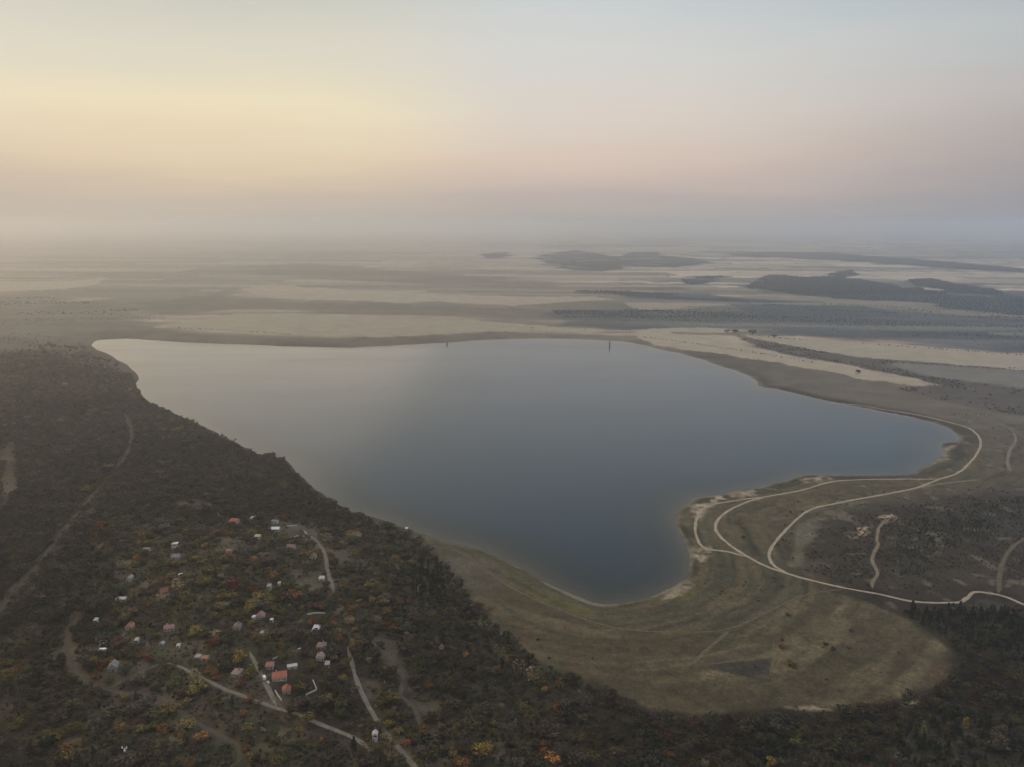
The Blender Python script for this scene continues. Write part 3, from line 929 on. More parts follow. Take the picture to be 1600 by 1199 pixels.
def quads_cloud(cent, out, size, rs):
    """leaf clumps: one bent quad per centre, facing roughly outwards"""
    n = len(cent)
    nrm = out + rs.normal(size=(n, 3)) * 0.38
    nrm /= np.linalg.norm(nrm, axis=1)[:, None]
    a = np.cross(nrm, rs.normal(size=(n, 3))); a /= np.linalg.norm(a, axis=1)[:, None]
    b = np.cross(nrm, a)
    s = size * rs.uniform(0.6, 1.35, n)[:, None]
    k = nrm * s * rs.uniform(-0.25, 0.25, n)[:, None]
    return np.stack([cent - a * s + k, cent - b * s * 0.8 - k, cent + a * s + k, cent + b * s * 0.8 - k], 1).reshape(-1, 3)


def tube(p0, p1, r0, r1, n=5):
    p0 = np.array(p0, float); p1 = np.array(p1, float)
    d = p1 - p0; d /= np.linalg.norm(d)
    a = np.cross(d, (0.3, 0.9, 0.1)); a /= np.linalg.norm(a); b = np.cross(d, a)
    an = np.arange(n) * 2 * np.pi / n
    ring = np.cos(an)[:, None] * a + np.sin(an)[:, None] * b
    v = np.concatenate([p0 + ring * r0, p1 + ring * r1])
    f = [(i, (i + 1) % n, n + (i + 1) % n, n + i) for i in range(n)]
    return v, f


def tree_shape(kind, seed):
    """unit tree about 1 m tall: crown verts, crown leaf tones, trunk verts/faces"""
    rs = np.random.default_rng(seed)
    if kind == "round":
        lobes = [(0, 0, 0.62, 0.36)] + [(0.26 * math.cos(a) * u, 0.26 * math.sin(a) * u, z, r) for a, u, z, r in zip(rs.uniform(0, 6.28, 7), rs.uniform(0.5, 1.15, 7), rs.uniform(0.38, 0.8, 7), rs.uniform(0.14, 0.25, 7))]
        per, size = 34, 0.055
    elif kind == "poplar":
        lobes = [(rs.normal() * 0.02, rs.normal() * 0.02, z, r) for z, r in zip(np.linspace(0.2, 0.92, 9), 0.13 * np.sin(np.linspace(0.7, 2.75, 9)) + 0.03)]
        per, size = 28, 0.035
    elif kind == "conifer":
        lobes = [(rs.normal() * 0.015, rs.normal() * 0.015, z, r) for z, r in zip(np.linspace(0.2, 0.93, 8), np.linspace(0.25, 0.05, 8) * rs.uniform(0.85, 1.15, 8))]
        per, size = 30, 0.05
    elif kind == "bare":
        lobes = [(0, 0, 0.62, 0.34)] + [(0.24 * math.cos(a), 0.24 * math.sin(a), z, r) for a, z, r in zip(rs.uniform(0, 6.28, 5), rs.uniform(0.45, 0.8, 5), rs.uniform(0.14, 0.22, 5))]
        per, size = 26, 0.035
    else:  # shrub
        lobes = [(0.42 * math.cos(a) * u, 0.42 * math.sin(a) * u, z, r) for a, u, z, r in zip(rs.uniform(0, 6.28, 6), rs.uniform(0.1, 1, 6), rs.uniform(0.25, 0.62, 6), rs.uniform(0.24, 0.38, 6))]
        per, size = 26, 0.085
    cen = []; tone = []; outw = []
    for (x, y, z, r) in lobes:
        n = int(per * max(0.5, (r / 0.25)))
        d = rs.normal(size=(n, 3)); d /= np.linalg.norm(d, axis=1)[:, None]
        rad = r * np.power(rs.uniform(0.15, 1, n), 0.4) * rs.uniform(0.85, 1.12, n)
        c = np.array((x, y, z)) + d * rad[:, None] * np.array((1, 1, 0.85))
        cen.append(c); outw.append(d)
        lt = rs.uniform(0.78, 1.22)
        t = lt * rs.uniform(0.65, 1.35, n)[:, None] * (1 + rs.normal(size=(n, 3)) * 0.07)
        tone.append(t)
    cen = np.concatenate(cen); tone = np.concatenate(tone)
    keep = cen[:, 2] > (0.06 if kind == "shrub" else 0.14)
    outw = np.concatenate(outw)[keep]
    cen = cen[keep]; tone = tone[keep]
    cv = quads_cloud(cen, outw, size * 1.15, rs)
    tv, tf = [], []

    def add(p0, p1, r0, r1):
        v, f = tube(p0, p1, r0, r1)
        o = sum(len(q) for q in tv)
        tv.append(v); tf.extend([tuple(i + o for i in q) for q in f])
    if kind == "shrub":
        for k in range(4):
            a = rs.uniform(0, 6.28)
            add((0, 0, -0.1), (0.3 * math.cos(a), 0.3 * math.sin(a), 0.45), 0.03, 0.012)
    else:
        top = 0.9 if kind in ("poplar", "conifer") else 0.6
        add((0, 0, -0.08), (rs.normal() * 0.01, rs.normal() * 0.01, top * 0.55), 0.03, 0.02)
        add((0, 0, top * 0.54), (rs.normal() * 0.02, rs.normal() * 0.02, top), 0.02, 0.006)
        for (x, y, z, r) in lobes[1:7]:
            add((0, 0, max(0.2, z - 0.28)), (x, y, z), 0.012, 0.004)
    return cv, tone, np.concatenate(tv), tf


SHAPES = [("round", 1), ("round", 2), ("round", 3), ("round", 4), ("round", 5), ("poplar", 6), ("poplar", 7), ("conifer", 8), ("conifer", 9), ("bare", 10), ("bare", 11), ("shrub", 12), ("shrub", 13), ("shrub", 14)]
ASPECT = {"round": 1.0, "poplar": 1.0, "conifer": 1.0, "bare": 1.0, "shrub": 1.0}
SHAPE_DATA = [tree_shape(k, s) for k, s in SHAPES]


def leaf_attr(me, tone, nv_tail=0):
    at = me.attributes.new("leaf", "FLOAT_COLOR", "POINT")
    c = np.ones((len(me.vertices), 4), np.float32)
    t = np.repeat(np.clip(tone, 0.3, 1.9), 4, axis=0)
    c[:len(t), :3] = t
    at.data.foreach_set("color", c.ravel())


def mesh_of(name, v, f, mat):
    me = bpy.data.meshes.new(name)
    me.from_pydata(np.asarray(v).tolist(), [], [tuple(int(i) for i in q) for q in f])
    me.materials.append(mat)
    return me


CROWN_ME, TRUNK_ME = [], []
lib = bpy.data.collections.new("tree_kinds")
for i, ((kind, s), (cv, tone, tv, tf)) in enumerate(zip(SHAPES, SHAPE_DATA)):
    qf = np.arange(len(cv)).reshape(-1, 4)
    me = mesh_of(kind + "_crown", cv, qf, MAT["leaf_single"]); leaf_attr(me, tone); CROWN_ME.append(me)
    TRUNK_ME.append(mesh_of(kind + "_trunk", tv, tf, MAT["bark"]))
    # joined copy for the masses of woodland
    allv = np.concatenate([cv, tv])
    allf = [tuple(q) for q in qf] + [tuple(j + len(cv) for j in q) for q in tf]
    mj = mesh_of(kind + "_mass", allv, allf, MAT["leaf_mass"]); mj.materials.append(MAT["bark"])
    leaf_attr(mj, tone)
    mi = np.zeros(len(allf), np.int32); mi[len(qf):] = 1
    mj.polygons.foreach_set("material_index", mi)
    lib.objects.link(bpy.data.objects.new("tree_kind_%02d" % i, mj))
KIND_IDX = {}
for i, (k, s) in enumerate(SHAPES):
    KIND_IDX.setdefault(k, []).append(i)


def scatter_group():
    g = bpy.data.node_groups.new("scatter", "GeometryNodeTree")
    g.interface.new_socket("Geometry", in_out="INPUT", socket_type="NodeSocketGeometry")
    g.interface.new_socket("Geometry", in_out="OUTPUT", socket_type="NodeSocketGeometry")
    N = g.nodes.new; L = g.links.new
    gi = N("NodeGroupInput"); go = N("NodeGroupOutput")
    ci = N("GeometryNodeCollectionInfo"); ci.inputs["Collection"].default_value = lib
    ci.inputs["Separate Children"].default_value = True
    ci.inputs["Reset Children"].default_value = True
    ip = N("GeometryNodeInstanceOnPoints"); ip.inputs["Pick Instance"].default_value = True

    def na(nm, t):
        n = N("GeometryNodeInputNamedAttribute"); n.data_type = t; n.inputs["Name"].default_value = nm
        return n.outputs["Attribute"]
    er = N("FunctionNodeEulerToRotation")
    L(na("rot", "FLOAT_VECTOR"), er.inputs[0])
    L(gi.outputs[0], ip.inputs["Points"]); L(ci.outputs[0], ip.inputs["Instance"])
    L(na("pick", "INT"), ip.inputs["Instance Index"])
    L(er.outputs[0], ip.inputs["Rotation"]); L(na("size", "FLOAT_VECTOR"), ip.inputs["Scale"])
    L(ip.outputs[0], go.inputs[0])
    return g


SCATTER = scatter_group()


def scatter(name, pos, pick, rot, size, tint):
    me = bpy.data.meshes.new(name)
    n = len(pos)
    me.vertices.add(n)
    me.vertices.foreach_set("co", pos.astype(np.float32).ravel())
    a = me.attributes.new("pick", "INT", "POINT"); a.data.foreach_set("value", pick.astype(np.int32))
    a = me.attributes.new("rot", "FLOAT_VECTOR", "POINT")
    v = np.zeros((n, 3), np.float32); v[:, 2] = rot
    a.data.foreach_set("vector", v.ravel())
    a = me.attributes.new("size", "FLOAT_VECTOR", "POINT"); a.data.foreach_set("vector", size.astype(np.float32).ravel())
    a = me.attributes.new("tint", "FLOAT_COLOR", "POINT")
    a.data.foreach_set("color", np.concatenate([tint, np.ones((n, 1))], 1).astype(np.float32).ravel())
    o = link(name, me)
    m = o.modifiers.new("scatter", "NODES"); m.node_group = SCATTER
    tag(o, kind="stuff")
    return o


def grid_in(P, step, rs, jitter=0.45):
    lo = P.min(0); hi = P.max(0)
    gx, gy = np.meshgrid(np.arange(lo[0], hi[0], step), np.arange(lo[1], hi[1], step))
    x = gx.ravel() + rs.uniform(-jitter, jitter, gx.size) * step
    y = gy.ravel() + rs.uniform(-jitter, jitter, gx.size) * step
    m = inside(x, y, P)
    return x[m], y[m]


# colour trees that stand out in the photograph: px, py (foot), shape, tone, height m, width m
SALIENT = [
    (728,1028,"round","bright orange",7,7),(874,1116,"round","coral red",10,10),(866,1160,"round","tan",10,9),(848,1176,"round","rust orange",11,9),(862,1196,"round","bright orange",11,12),(852,1190,"round","rust orange",12,9),
    (802,1146,"round","tan",12,8),(773,1138,"round","pale green",7,7),(851,1084,"round","bright orange",7,6),(876,1078,"poplar","olive gold",11,8),(914,1112,"poplar","grey brown",14,9),(925,1196,"round","olive gold",12,12),
    (637,1168,"round","coral red",7,8),(606,1138,"round","golden yellow",7,9),(662,1150,"round","rust orange",8,11),(592,1180,"round","olive gold",11,10),(724,1204,"round","rust orange",10,14),(708,1186,"round","golden yellow",7,7),
    (615,1192,"round","tan",9,10),(572,1200,"round","dull brown",9,14),(530,1004,"round","coral red",7,7),(489,979,"round","rust orange",9,11),(392,958,"round","golden yellow",11,14),(384,968,"round","olive gold",9,10),
    (398,1006,"round","golden yellow",12,9),(441,1034,"round","olive gold",9,10),(469,1084,"round","olive gold",10,13),(376,1076,"round","deep red",7,10),(541,1044,"round","olive gold",10,10),(536,1066,"round","golden yellow",8,9),
    (604,984,"round","deep red",8,11),(636,1004,"poplar","tan",11,9),(576,1014,"round","olive green",13,13),(317,878,"shrub","golden yellow",3.5,10),(304,993,"round","golden yellow",8,14),(292,984,"round","olive gold",8,8),
    (220,1026,"shrub","rust orange",4,12),(232,1030,"shrub","deep red",4,10),(158,1048,"round","deep red",9,8),(150,1062,"round","rust orange",7,9),(14,1068,"round","olive gold",12,16),(28,1052,"round","rust orange",8,11),
    (71,1050,"round","tan",7,7),(40,1135,"round","olive gold",11,12),(205,1122,"round","olive gold",8,8),(256,1150,"round","rust orange",9,11),(275,1118,"round","tan",5,6),(299,1200,"round","rust orange",8,8),
    (240,868,"shrub","golden yellow",3.5,5),(364,834,"round","deep red",8,10),(500,876,"round","rust orange",6,10),(408,1050,"round","olive green",8,7),(412,1143,"shrub","pale straw",4,5),(392,1098,"round","rust orange",6,9),
    (404,1104,"round","tan",5,7),(440,976,"round","olive green",8,10),(416,955,"round","tan",7,8),(520,942,"round","rust orange",7,8),(624,945,"round","rust orange",8,9),(590,910,"round","rust orange",7,9),
    (1238,1040,"shrub","olive gold",5,12),(1222,1012,"shrub","rust orange",3.5,7),(1222,1002,"shrub","dull brown",3,5),(1232,962,"shrub","olive gold",3.5,7),(1163,826,"shrub","golden yellow",4,8),(1160,840,"shrub","olive gold",4,7),
    (1290,1008,"shrub","dull brown",3.5,6),(1303,1016,"shrub","dull brown",3.5,7),(1330,987,"shrub","deep red",3,5),(1443,1150,"poplar","pale green",13,7),(1508,1140,"poplar","golden yellow",11,6),(1242,1170,"round","pale green",10,10),
    (1205,1200,"round","golden yellow",9,9),(1045,1190,"round","rust orange",9,9),(1100,1202,"round","tan",8,9),(1135,1188,"round","grey brown",9,10),(1460,1095,"shrub","rust orange",4,9),(1372,1103,"shrub","rust orange",3.5,7),
    (775,1028,"poplar","tan",13,8),(786,1036,"poplar","tan",15,8),(797,1044,"poplar","olive gold",13,8),(806,1054,"poplar","tan",15,8),(816,1058,"poplar","tan",16,9),(828,1066,"poplar","pale straw",15,8),(838,1072,"poplar","tan",16,9),(847,1076,"poplar","olive gold",14,8),
    (704,962,"poplar","grey brown",14,8),(744,1000,"poplar","grey brown",14,7),(733,985,"round","rust orange",6,7),(690,1020,"poplar","pale straw",8,6),(470,845,"round","olive green",7,8),(640,858,"round","olive gold",7,8),(660,846,"round","pale green",6,7),
    (1340,584,"round","dark green",12,16),(1148,521,"round","dark green",18,30),(1136,520,"round","dull brown",14,26),(1175,524,"round","grey brown",22,34),(1210,528,"round","dull brown",12,24),(1350,1190,"conifer","dark green",13,8),(1480,1180,"conifer","dark green",14,9),
]


def plant_all():
    rs = np.random.default_rng(21)
    x, y = grid_in(FOREST, 6.6, rs)
    r = np.hypot(x, y)
    far_thin = rs.random(len(x)) < np.clip(1.25 - r / 3600, 0.45, 1) * sstep(3000, 2000, r + (fbm(x, y, 120, 3, 215) - 0.5) * 700)
    sd = lake_sd(x, y)
    ok = (sd > 3) & far_thin
    ok &= ~((inside(x, y, MEADOW)) & (x > -60))
    # only what can be seen, with a margin to the sides
    z = np.zeros_like(x)
    X, Y, D = project(x, y, 30.0 + z)
    ok &= (X > -260) & (X < 1860) & (Y < 1330)
    x, y, sd = x[ok], y[ok], sd[ok]
    rd = road_dist(x, y)
    ok = rd > 2.6
    for P in CLEAR:
        ok &= ~(inside(x, y, P) & (rs.random(len(x)) < 0.93))
    x, y, sd, rd = x[ok], y[ok], sd[ok], rd[ok]
    n3 = fbm(x, y, 70, 3, 201)
    n4 = fbm(x, y, 160, 3, 203)
    X, Y, D = project(x, y, height(x, y, sd))
    village = sstep(120, 230, X) * sstep(720, 560, X) * sstep(800, 860, Y) * sstep(1230, 1120, Y)
    dens = np.clip(0.84 + (n3 - 0.5) * 1.5 + (fbm(x, y, 19, 2, 217) - 0.5) * 1.3, 0.12, 1) * (1 - 0.28 * village)
    br = sstep(900, 1200, X)
    dens = np.clip(dens + 0.15 * br, 0, 1)
    dens = np.clip(dens + 0.22 * (1 - village), 0, 1)
    ok = rs.random(len(x)) < dens
    x, y, sd, n3, n4, X, Y, village, br = [q[ok] for q in (x, y, sd, n3, n4, X, Y, village, br)]
    # keep clear of the houses, and of the view strip just before their fronts
    ok = np.ones(len(x), bool)
    for hx, hy, hr in HCLEAR:
        dd = np.hypot(x - hx, (y - hy - hr * 0.6) * 0.8)
        front = (np.abs(x - hx) < hr + 1) & (y < hy) & (y > hy - 8)
        ok &= (dd > hr + 2.0) & ~front
    x, y, sd, n3, n4, X, Y, village, br = [q[ok] for q in (x, y, sd, n3, n4, X, Y, village, br)]
    n = len(x)
    h = rs.gamma(5, 1.05, n) * (0.7 + 0.65 * n4) + 1.2
    big = rs.random(n) < 0.10
    h = np.where(big, h * 1.5, h)
    h = np.clip(h, 2.2, 13)
    w = h * rs.uniform(0.95, 1.5, n)
    kinds = np.array(["round", "bare", "shrub", "conifer", "poplar"])
    u = rs.random(n)
    k = np.where(u < 0.50, 0, np.where(u < 0.70, 1, np.where(u < 0.95, 2, np.where(u < 0.97, 3, 4))))
    k = np.where((k == 1) & (village > 0.5), 0, k)
    pine = np.zeros(n, bool)
    for P in PINES:
        pine |= inside(x, y, P)
    k = np.where(pine & (rs.random(n) < 0.65), 3, k)
    w = np.where(k == 4, h * 0.75, np.where(k == 3, h * 0.8, w))
    h = np.where(k == 4, h * 1.35, np.where(k == 3, h * 1.2, np.where(k == 2, h * 0.62, h)))
    # tones
    names = ["grey brown", "dull brown", "olive green", "dark green", "olive gold", "rust orange", "tan", "golden yellow", "deep red"]
    base = np.array([0.26, 0.32, 0.25, 0.09, 0.04, 0.008, 0.016, 0.002, 0.005])
    vil = np.array([0.10, 0.21, 0.36, 0.05, 0.16, 0.05, 0.05, 0.014, 0.015])
    left = np.array([0.34, 0.42, 0.16, 0.06, 0.01, 0.002, 0.008, 0, 0])
    lm = sstep(1000, 1500, np.hypot(x, y))
    pr = base[None] * (1 - village - lm + village * lm)[:, None] * 1.0 + vil[None] * (village * (1 - lm * 0.0))[:, None] + left[None] * (lm * (1 - village))[:, None]
    pr = np.clip(pr, 0, None); pr /= pr.sum(1)[:, None]
    t = (pr.cumsum(1) < (0.6 * rs.random(n) + 0.4 * np.clip((fbm(x, y, 30, 2, 211) - 0.2) / 0.6, 0, 1))[:, None] * 0 + rs.random(n)[:, None]).sum(1)
    t = np.clip(t, 0, 8)
    t = np.where(k == 3, 3, t)
    tint = np.array([TONE[q] for q in names])[t]
    dark = 1 + 0.35 * lm + 0.8 * sstep(1400, 2300, np.hypot(x, y))  # lightens foliage with distance, haze put into the tint
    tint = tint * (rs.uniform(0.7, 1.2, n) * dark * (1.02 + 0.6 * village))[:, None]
    tint = tint * np.where(k == 1, 0.85, 1)[:, None] * (0.55 + 0.9 * fbm(x, y, 130, 3, 221))[:, None]
    z = height(x, y, sd)
    pick = np.array([KIND_IDX[kinds[a]][b % len(KIND_IDX[kinds[a]])] for a, b in zip(k, rs.integers(0, 60, n))])
    rot = rs.uniform(0, 6.28, n)
    return dict(x=x, y=y, z=z, h=h, w=w, k=k, t=t, tint=tint, pick=pick, rot=rot, kinds=kinds, names=names, X=X, Y=Y)


T = plant_all()

# places that a label can point to
LANDMARKS = [
    (437,1058,"the largest red roofed house"),(492,985,"the bluish white roofed house"),(586,1152,"the white tower-like house"),(161,1016,"the white caravan"),(196,1178,"the pale mast"),
    (405,966,"the house with the white annex"),(264,983,"the long pink roof turned aslant"),(175,1045,"the steep grey brown roof"),(201,980,"the pink walled cottage"),(256,925,"the crimson roofed house"),
    (317,1031,"the orange red roofed shed"),(367,1055,"the house above the deep red bush"),(428,828,"the brightest sheet roof"),(510,880,"the paved lane's bend"),(437,1106,"the junction of drive and lane"),
    (375,1183,"the looping end of the forest track"),(635,826,"the white hut by the water"),(500,1030,"the cream house with the pale pink roof"),(486,1077,"the white L-shaped wall"),(579,1176,"the lane's end under the tower-like house"),
    (640,1188,"the straight lane leaving the village"),(815,1055,"the row of tan poplars"),(860,1180,"the orange tree clump"),(728,1024,"the lone bright orange tree"),(925,1190,"the big olive gold tree"),
    (1020,1105,"the meadow's southern edge"),(1160,1118,"the meadow's lowest point"),(1250,1108,"the bare sandy scar under the meadow"),(1425,1099,"the pale soil patch by the meadow"),(1470,1065,"the rusty grass corner of the meadow"),
    (1242,1162,"the bright pale green tree"),(1045,1185,"the rust tree under the meadow"),(1443,1145,"the pale green poplar"),(1508,1135,"the small golden poplar"),(1540,990,"the dark pines under the gravel road"),
    (720,1190,"the wide rust orange tree"),(602,1132,"the golden tree at the lane side"),(637,1162,"the coral red tree by the lane"),(770,1135,"the little pale green tree"),(874,1110,"the coral red tree"),
    (14,1060,"the olive gold tree at the edge of view"),(40,1130,"the lone olive gold tree in dark scrub"),(120,1050,"the bare ground by the loop track"),(255,1145,"the rust tree among dark scrub"),
    (1238,1034,"the dark hollow in the meadow"),(1160,830,"the inner terrace by the gravel roads"),(1340,582,"the tan field strip"),(1160,522,"the end of the tan field strip"),(690,960,"the dark pine clump above the meadow"),
    (604,980,"the deep red tree on the slope"),(112,1010,"the loop of the forest track"),(990,1160,"the woods south of the meadow"),(1380,1170,"the conifer wood south of the meadow"),(1560,1160,"the darkest corner of the woods"),
]


def rel_phrase(px, py):
    d = [math.hypot((px - a) * 0.9, (py - b) * 1.2) for a, b, c in LANDMARKS]
    i = int(np.argmin(d))
    a, b, c = LANDMARKS[i]
    if d[i] < 9:
        return "at " + c
    dx, dy = px - a, (py - b) * 1.3
    if abs(dx) > 1.3 * abs(dy):
        return ("right of " if dx > 0 else "left of ") + c
    if abs(dy) > 1.3 * abs(dx):
        return ("below " if dy > 0 else "above ") + c
    return ("below and right of " if dx > 0 and dy > 0 else "below and left of " if dy > 0 else "above and right of " if dx > 0 else "above and left of ") + c


ORD = ["first", "second", "third", "fourth", "fifth", "sixth", "seventh", "eighth", "ninth", "tenth", "eleventh", "twelfth"]
NAME_OF = {"round": ("broadleaf_tree", "round tree", "tree"), "bare": ("bare_tree", "half bare tree", "tree"), "shrub": ("shrub", "shrub", "shrub"), "conifer": ("conifer", "pointed conifer", "tree"), "poplar": ("poplar", "slender poplar", "tree")}


def single_trees():
    items = []
    for (px, py, kind, tone, h, w) in SALIENT:
        g = ground([px], [py])[0]
        items.append(dict(p=g, kind=kind, tone=tone, h=h, w=w, X=px, Y=py - 3))
    n_s = len(items)
    # the largest in view of the scattered ones become trees of their own
    Xc, Yc, D = project(T["x"], T["y"], T["z"] + T["h"] * 0.5)
    seen = (Xc > 6) & (Xc < 1594) & (Yc > 400) & (Yc < 1192)
    size = T["h"] * T["w"] / D ** 2 * seen
    # trees too near a hand-placed one are dropped
    drop = np.zeros(len(size), bool)
    for it in items:
        drop |= np.hypot(T["x"] - it["p"][0], T["y"] - it["p"][1]) < it["w"] * 0.55
    size[drop] = 0
    order = np.argsort(-size)[: 300 - n_s]
    for j in order:
        items.append(dict(p=np.array((T["x"][j], T["y"][j], T["z"][j])), kind=T["kinds"][T["k"][j]], tone=T["names"][T["t"][j]], h=T["h"][j], w=T["w"][j], X=Xc[j], Y=Yc[j], tint=T["tint"][j], pick=T["pick"][j]))
    keep = ~drop
    keep[order] = False
    # labels
    for it in items:
        nm, noun, cat = NAME_OF[it["kind"]]
        it["size"] = "tiny " if it["h"] < 3.2 else "small " if it["h"] < 6.5 else "" if it["h"] < 9.5 else "tall "
        it["base"] = it["size"] + it["tone"] + " " + noun
        it["lab"] = it["base"] + " " + rel_phrase(it["X"], it["Y"])
    by = {}
    for it in items:
        by.setdefault(it["lab"], []).append(it)
    for lab, v in by.items():
        if len(v) > 1:
            v.sort(key=lambda q: q["X"])
            words_n = {2: ["leftmost", "rightmost"], 3: ["leftmost", "middle", "rightmost"]}.get(len(v))
            for k, it in enumerate(v):
                it["lab"] = ((words_n[k] + " ") if words_n else (ORD[min(k, 11)] + " from left, ")) + it["lab"]
    for it in items:
        if len(it["lab"].replace("-", " ").split()) > 14:
            it["lab"] = it["lab"].replace("leaving the village", "").replace("below and right of", "right below").replace("below and left of", "left below").replace("above and right of", "right above").replace("above and left of", "left above").strip()
        if len(it["lab"].replace("-", " ").split()) > 15:
            it["lab"] = it["lab"].replace(it["size"] + it["tone"], it["tone"])
    rs = np.random.default_rng(3)
    for it in items:
        nm, noun, cat = NAME_OF[it["kind"]]
        i = it.get("pick")
        if i is None:
            i = KIND_IDX[it["kind"]][int(rs.integers(0, 9)) % len(KIND_IDX[it["kind"]])]
        root = bpy.data.objects.new(nm, None)
        C.objects.link(root)
        root.empty_display_size = 1
        root.location = it["p"]
        root.rotation_euler = (0, 0, float(rs.uniform(0, 6.28)))
        unit_w = {"round": 0.86, "bare": 0.84, "shrub": 1.25, "conifer": 0.56, "poplar": 0.34}[it["kind"]]
        s = it["w"] / unit_w
        root.scale = (s, s, it["h"])
        c = link("crown", CROWN_ME[i], root)
        tt = it.get("tint")
        if tt is None:
            tt = np.array(TONE[it["tone"]]) * rs.uniform(0.92, 1.1)
        c.color = (*[float(q) for q in tt], 1)
        link("trunk", TRUNK_ME[i], root)
        tag(root, it["lab"], cat, "single trees and shrubs standing out of the woodland")
    return keep


KEEP = single_trees()
UNIT_W = np.array([{"round": 0.86, "bare": 0.84, "shrub": 1.25, "conifer": 0.56, "poplar": 0.34}[k] for k, s in SHAPES])


def mass():
    k = KEEP
    s = T["w"][k] / UNIT_W[T["pick"][k]]
    size = np.stack([s, s, T["h"][k]], 1)
    pos = np.stack([T["x"], T["y"], T["z"]], 1)[k]
    scatter("woodland", pos, T["pick"][k], T["rot"][k], size, T["tint"][k])
    print("woodland", k.sum())
    # low scrub under and between the trees, and on the dry slopes
    rs = np.random.default_rng(31)
    px, py = [], []
    x, y = grid_in(FOREST, 5.0, rs)
    m = (np.hypot(x, y) < 1500) & (rs.random(len(x)) < 0.75)
    px.append(x[m]); py.append(y[m])
    x, y = grid_in(SCRUB, 4.2, rs)
    m = rs.random(len(x)) < np.clip((fbm(x, y, 30, 3, 301) - 0.25) * 2.6, 0.15, 0.95) * sstep(-5, 45, sdist(x, y, SCRUB) + (fbm(x, y, 25, 3, 309) - 0.5) * 90)
    px.append(x[m]); py.append(y[m])
    for P in PINES[:2]:
        x, y = grid_in(P, 6.5, rs)
        q = sdist(x, y, P) / 70 + (fbm(x, y, 45, 3, 307) - 0.5) * 2.2
        m = rs.random(len(x)) < np.clip(q * 0.8 - 0.02, 0.03, 0.7)
        px.append(x[m]); py.append(y[m])
    # the belt between the dry lake bed and the slope east of the bay, thin
    E = gpoly([(1130,830),(1180,800),(1260,775),(1330,768),(1430,768),(1560,755),(1660,740),(1660,770),(1540,770),(1450,778),(1390,792),(1330,812),(1290,830),(1260,860),(1270,900),(1220,885),(1150,850)])
    x, y = grid_in(E, 9.0, rs)
    m = rs.random(len(x)) < np.clip((fbm(x, y, 26, 3, 303) - 0.5) * 2.2, 0.02, 0.8)
    px.append(x[m]); py.append(y[m])
    Wd = gpoly([(1470,640),(1540,640),(1660,655),(1660,740),(1590,735),(1560,690),(1500,655)])
    x, y = grid_in(Wd, 10.0, rs)
    m = rs.random(len(x)) < np.clip((fbm(x, y, 40, 3, 305) - 0.45) * 2.2, 0.02, 0.8)
    px.append(x[m]); py.append(y[m])
    # a few bushes on the meadow's rim and on the olive terraces
    x, y = grid_in(gpoly([(1100,880),(1180,890),(1240,910),(1220,935),(1150,970),(1080,975),(1100,920)]), 9.0, rs)
    m = rs.random(len(x)) < 0.18
    px.append(x[m]); py.append(y[m])
    x, y = grid_in(MEADOW, 9.0, rs)
    m = fbm(x, y, 60, 3, 313) > 0.52
    px.append(x[m]); py.append(y[m])
    x = np.concatenate(px); y = np.concatenate(py)
    sd = lake_sd(x, y)
    X, Y, D = project(x, y, np.zeros_like(x))
    rd = road_dist(x, y)
    ok = (sd > 4) & (rd > 1.5) & (X > -200) & (X < 1800) & (Y < 1300)
    ok &= ~(inside(x, y, MEADOW) & (rs.random(len(x)) < 0.97))
    for P in CLEAR:
        ok &= ~(inside(x, y, P) & (rs.random(len(x)) < 0.9))
    for hx, hy, hr in HCLEAR:
        ok &= ~((np.abs(x - hx) < hr + 1.2) & (y > hy - 4) & (y < hy + 2 * hr + 2))
    x, y, sd = x[ok], y[ok], sd[ok]
    n = len(x)
    pine = np.zeros(n, bool)
    for P in PINES[:2]:
        pine |= inside(x, y, P)
    h = rs.uniform(1.0, 2.6, n) * (0.7 + 0.6 * fbm(x, y, 50, 2, 311))
    w = h * rs.uniform(1.1, 2.0, n)
    tree = pine & (rs.random(n) < 0.8)
    h = np.where(tree, rs.uniform(1.8, 4.6, n), h)
    w = np.where(tree, h * rs.uniform(0.65, 0.95, n), w)
    pick = np.where(tree, np.where(rs.random(n) < 0.65, rs.integers(7, 9, n), rs.integers(0, 5, n)), rs.integers(11, 14, n))
    nm = ["grey brown", "dull brown", "olive green", "olive gold", "dark green", "tan"]
    t = rs.choice(6, n, p=[0.36, 0.34, 0.16, 0.04, 0.06, 0.04])
    tint = np.array([TONE[q] for q in nm])[t] * rs.uniform(0.9, 1.9, n)[:, None]
    tint[tree] = np.where((rs.random(tree.sum()) < 0.6)[:, None], np.array(TONE["dark green"]), np.array(TONE["dull brown"])) * rs.uniform(0.9, 1.7, tree.sum())[:, None]
    s = w / UNIT_W[pick]
    scatter("undergrowth", np.stack([x, y, height(x, y, sd)], 1), pick, rs.uniform(0, 6.28, n), np.stack([s, s, h], 1), tint)
    print("undergrowth", n)
    # woods and tree lines of the far plain
    px, py = [], []
    for iw, P in enumerate(WOODS):
        x, y = grid_in(P, 15.0, rs)
        e = sdist(x, y, P)
        m = e + (fbm(x * 0.45, y, 230, 4, 155) - 0.5) * 420 > 0
        if iw in (3, 4, 5, 6):
            m &= fbm(x, y + 0.1 * x, 260, 3, 320) > 0.42
        px.append(x[m]); py.append(y[m])
    x, y = grid_in(BELT, 13.0, rs)
    v = fbm(x * 0.35 + y * 0.12, y + 0.1 * x, 170, 3, 321)
    m = rs.random(len(x)) < np.clip((v - 0.47) * 7, 0.03, 1)
    px.append(x[m]); py.append(y[m])
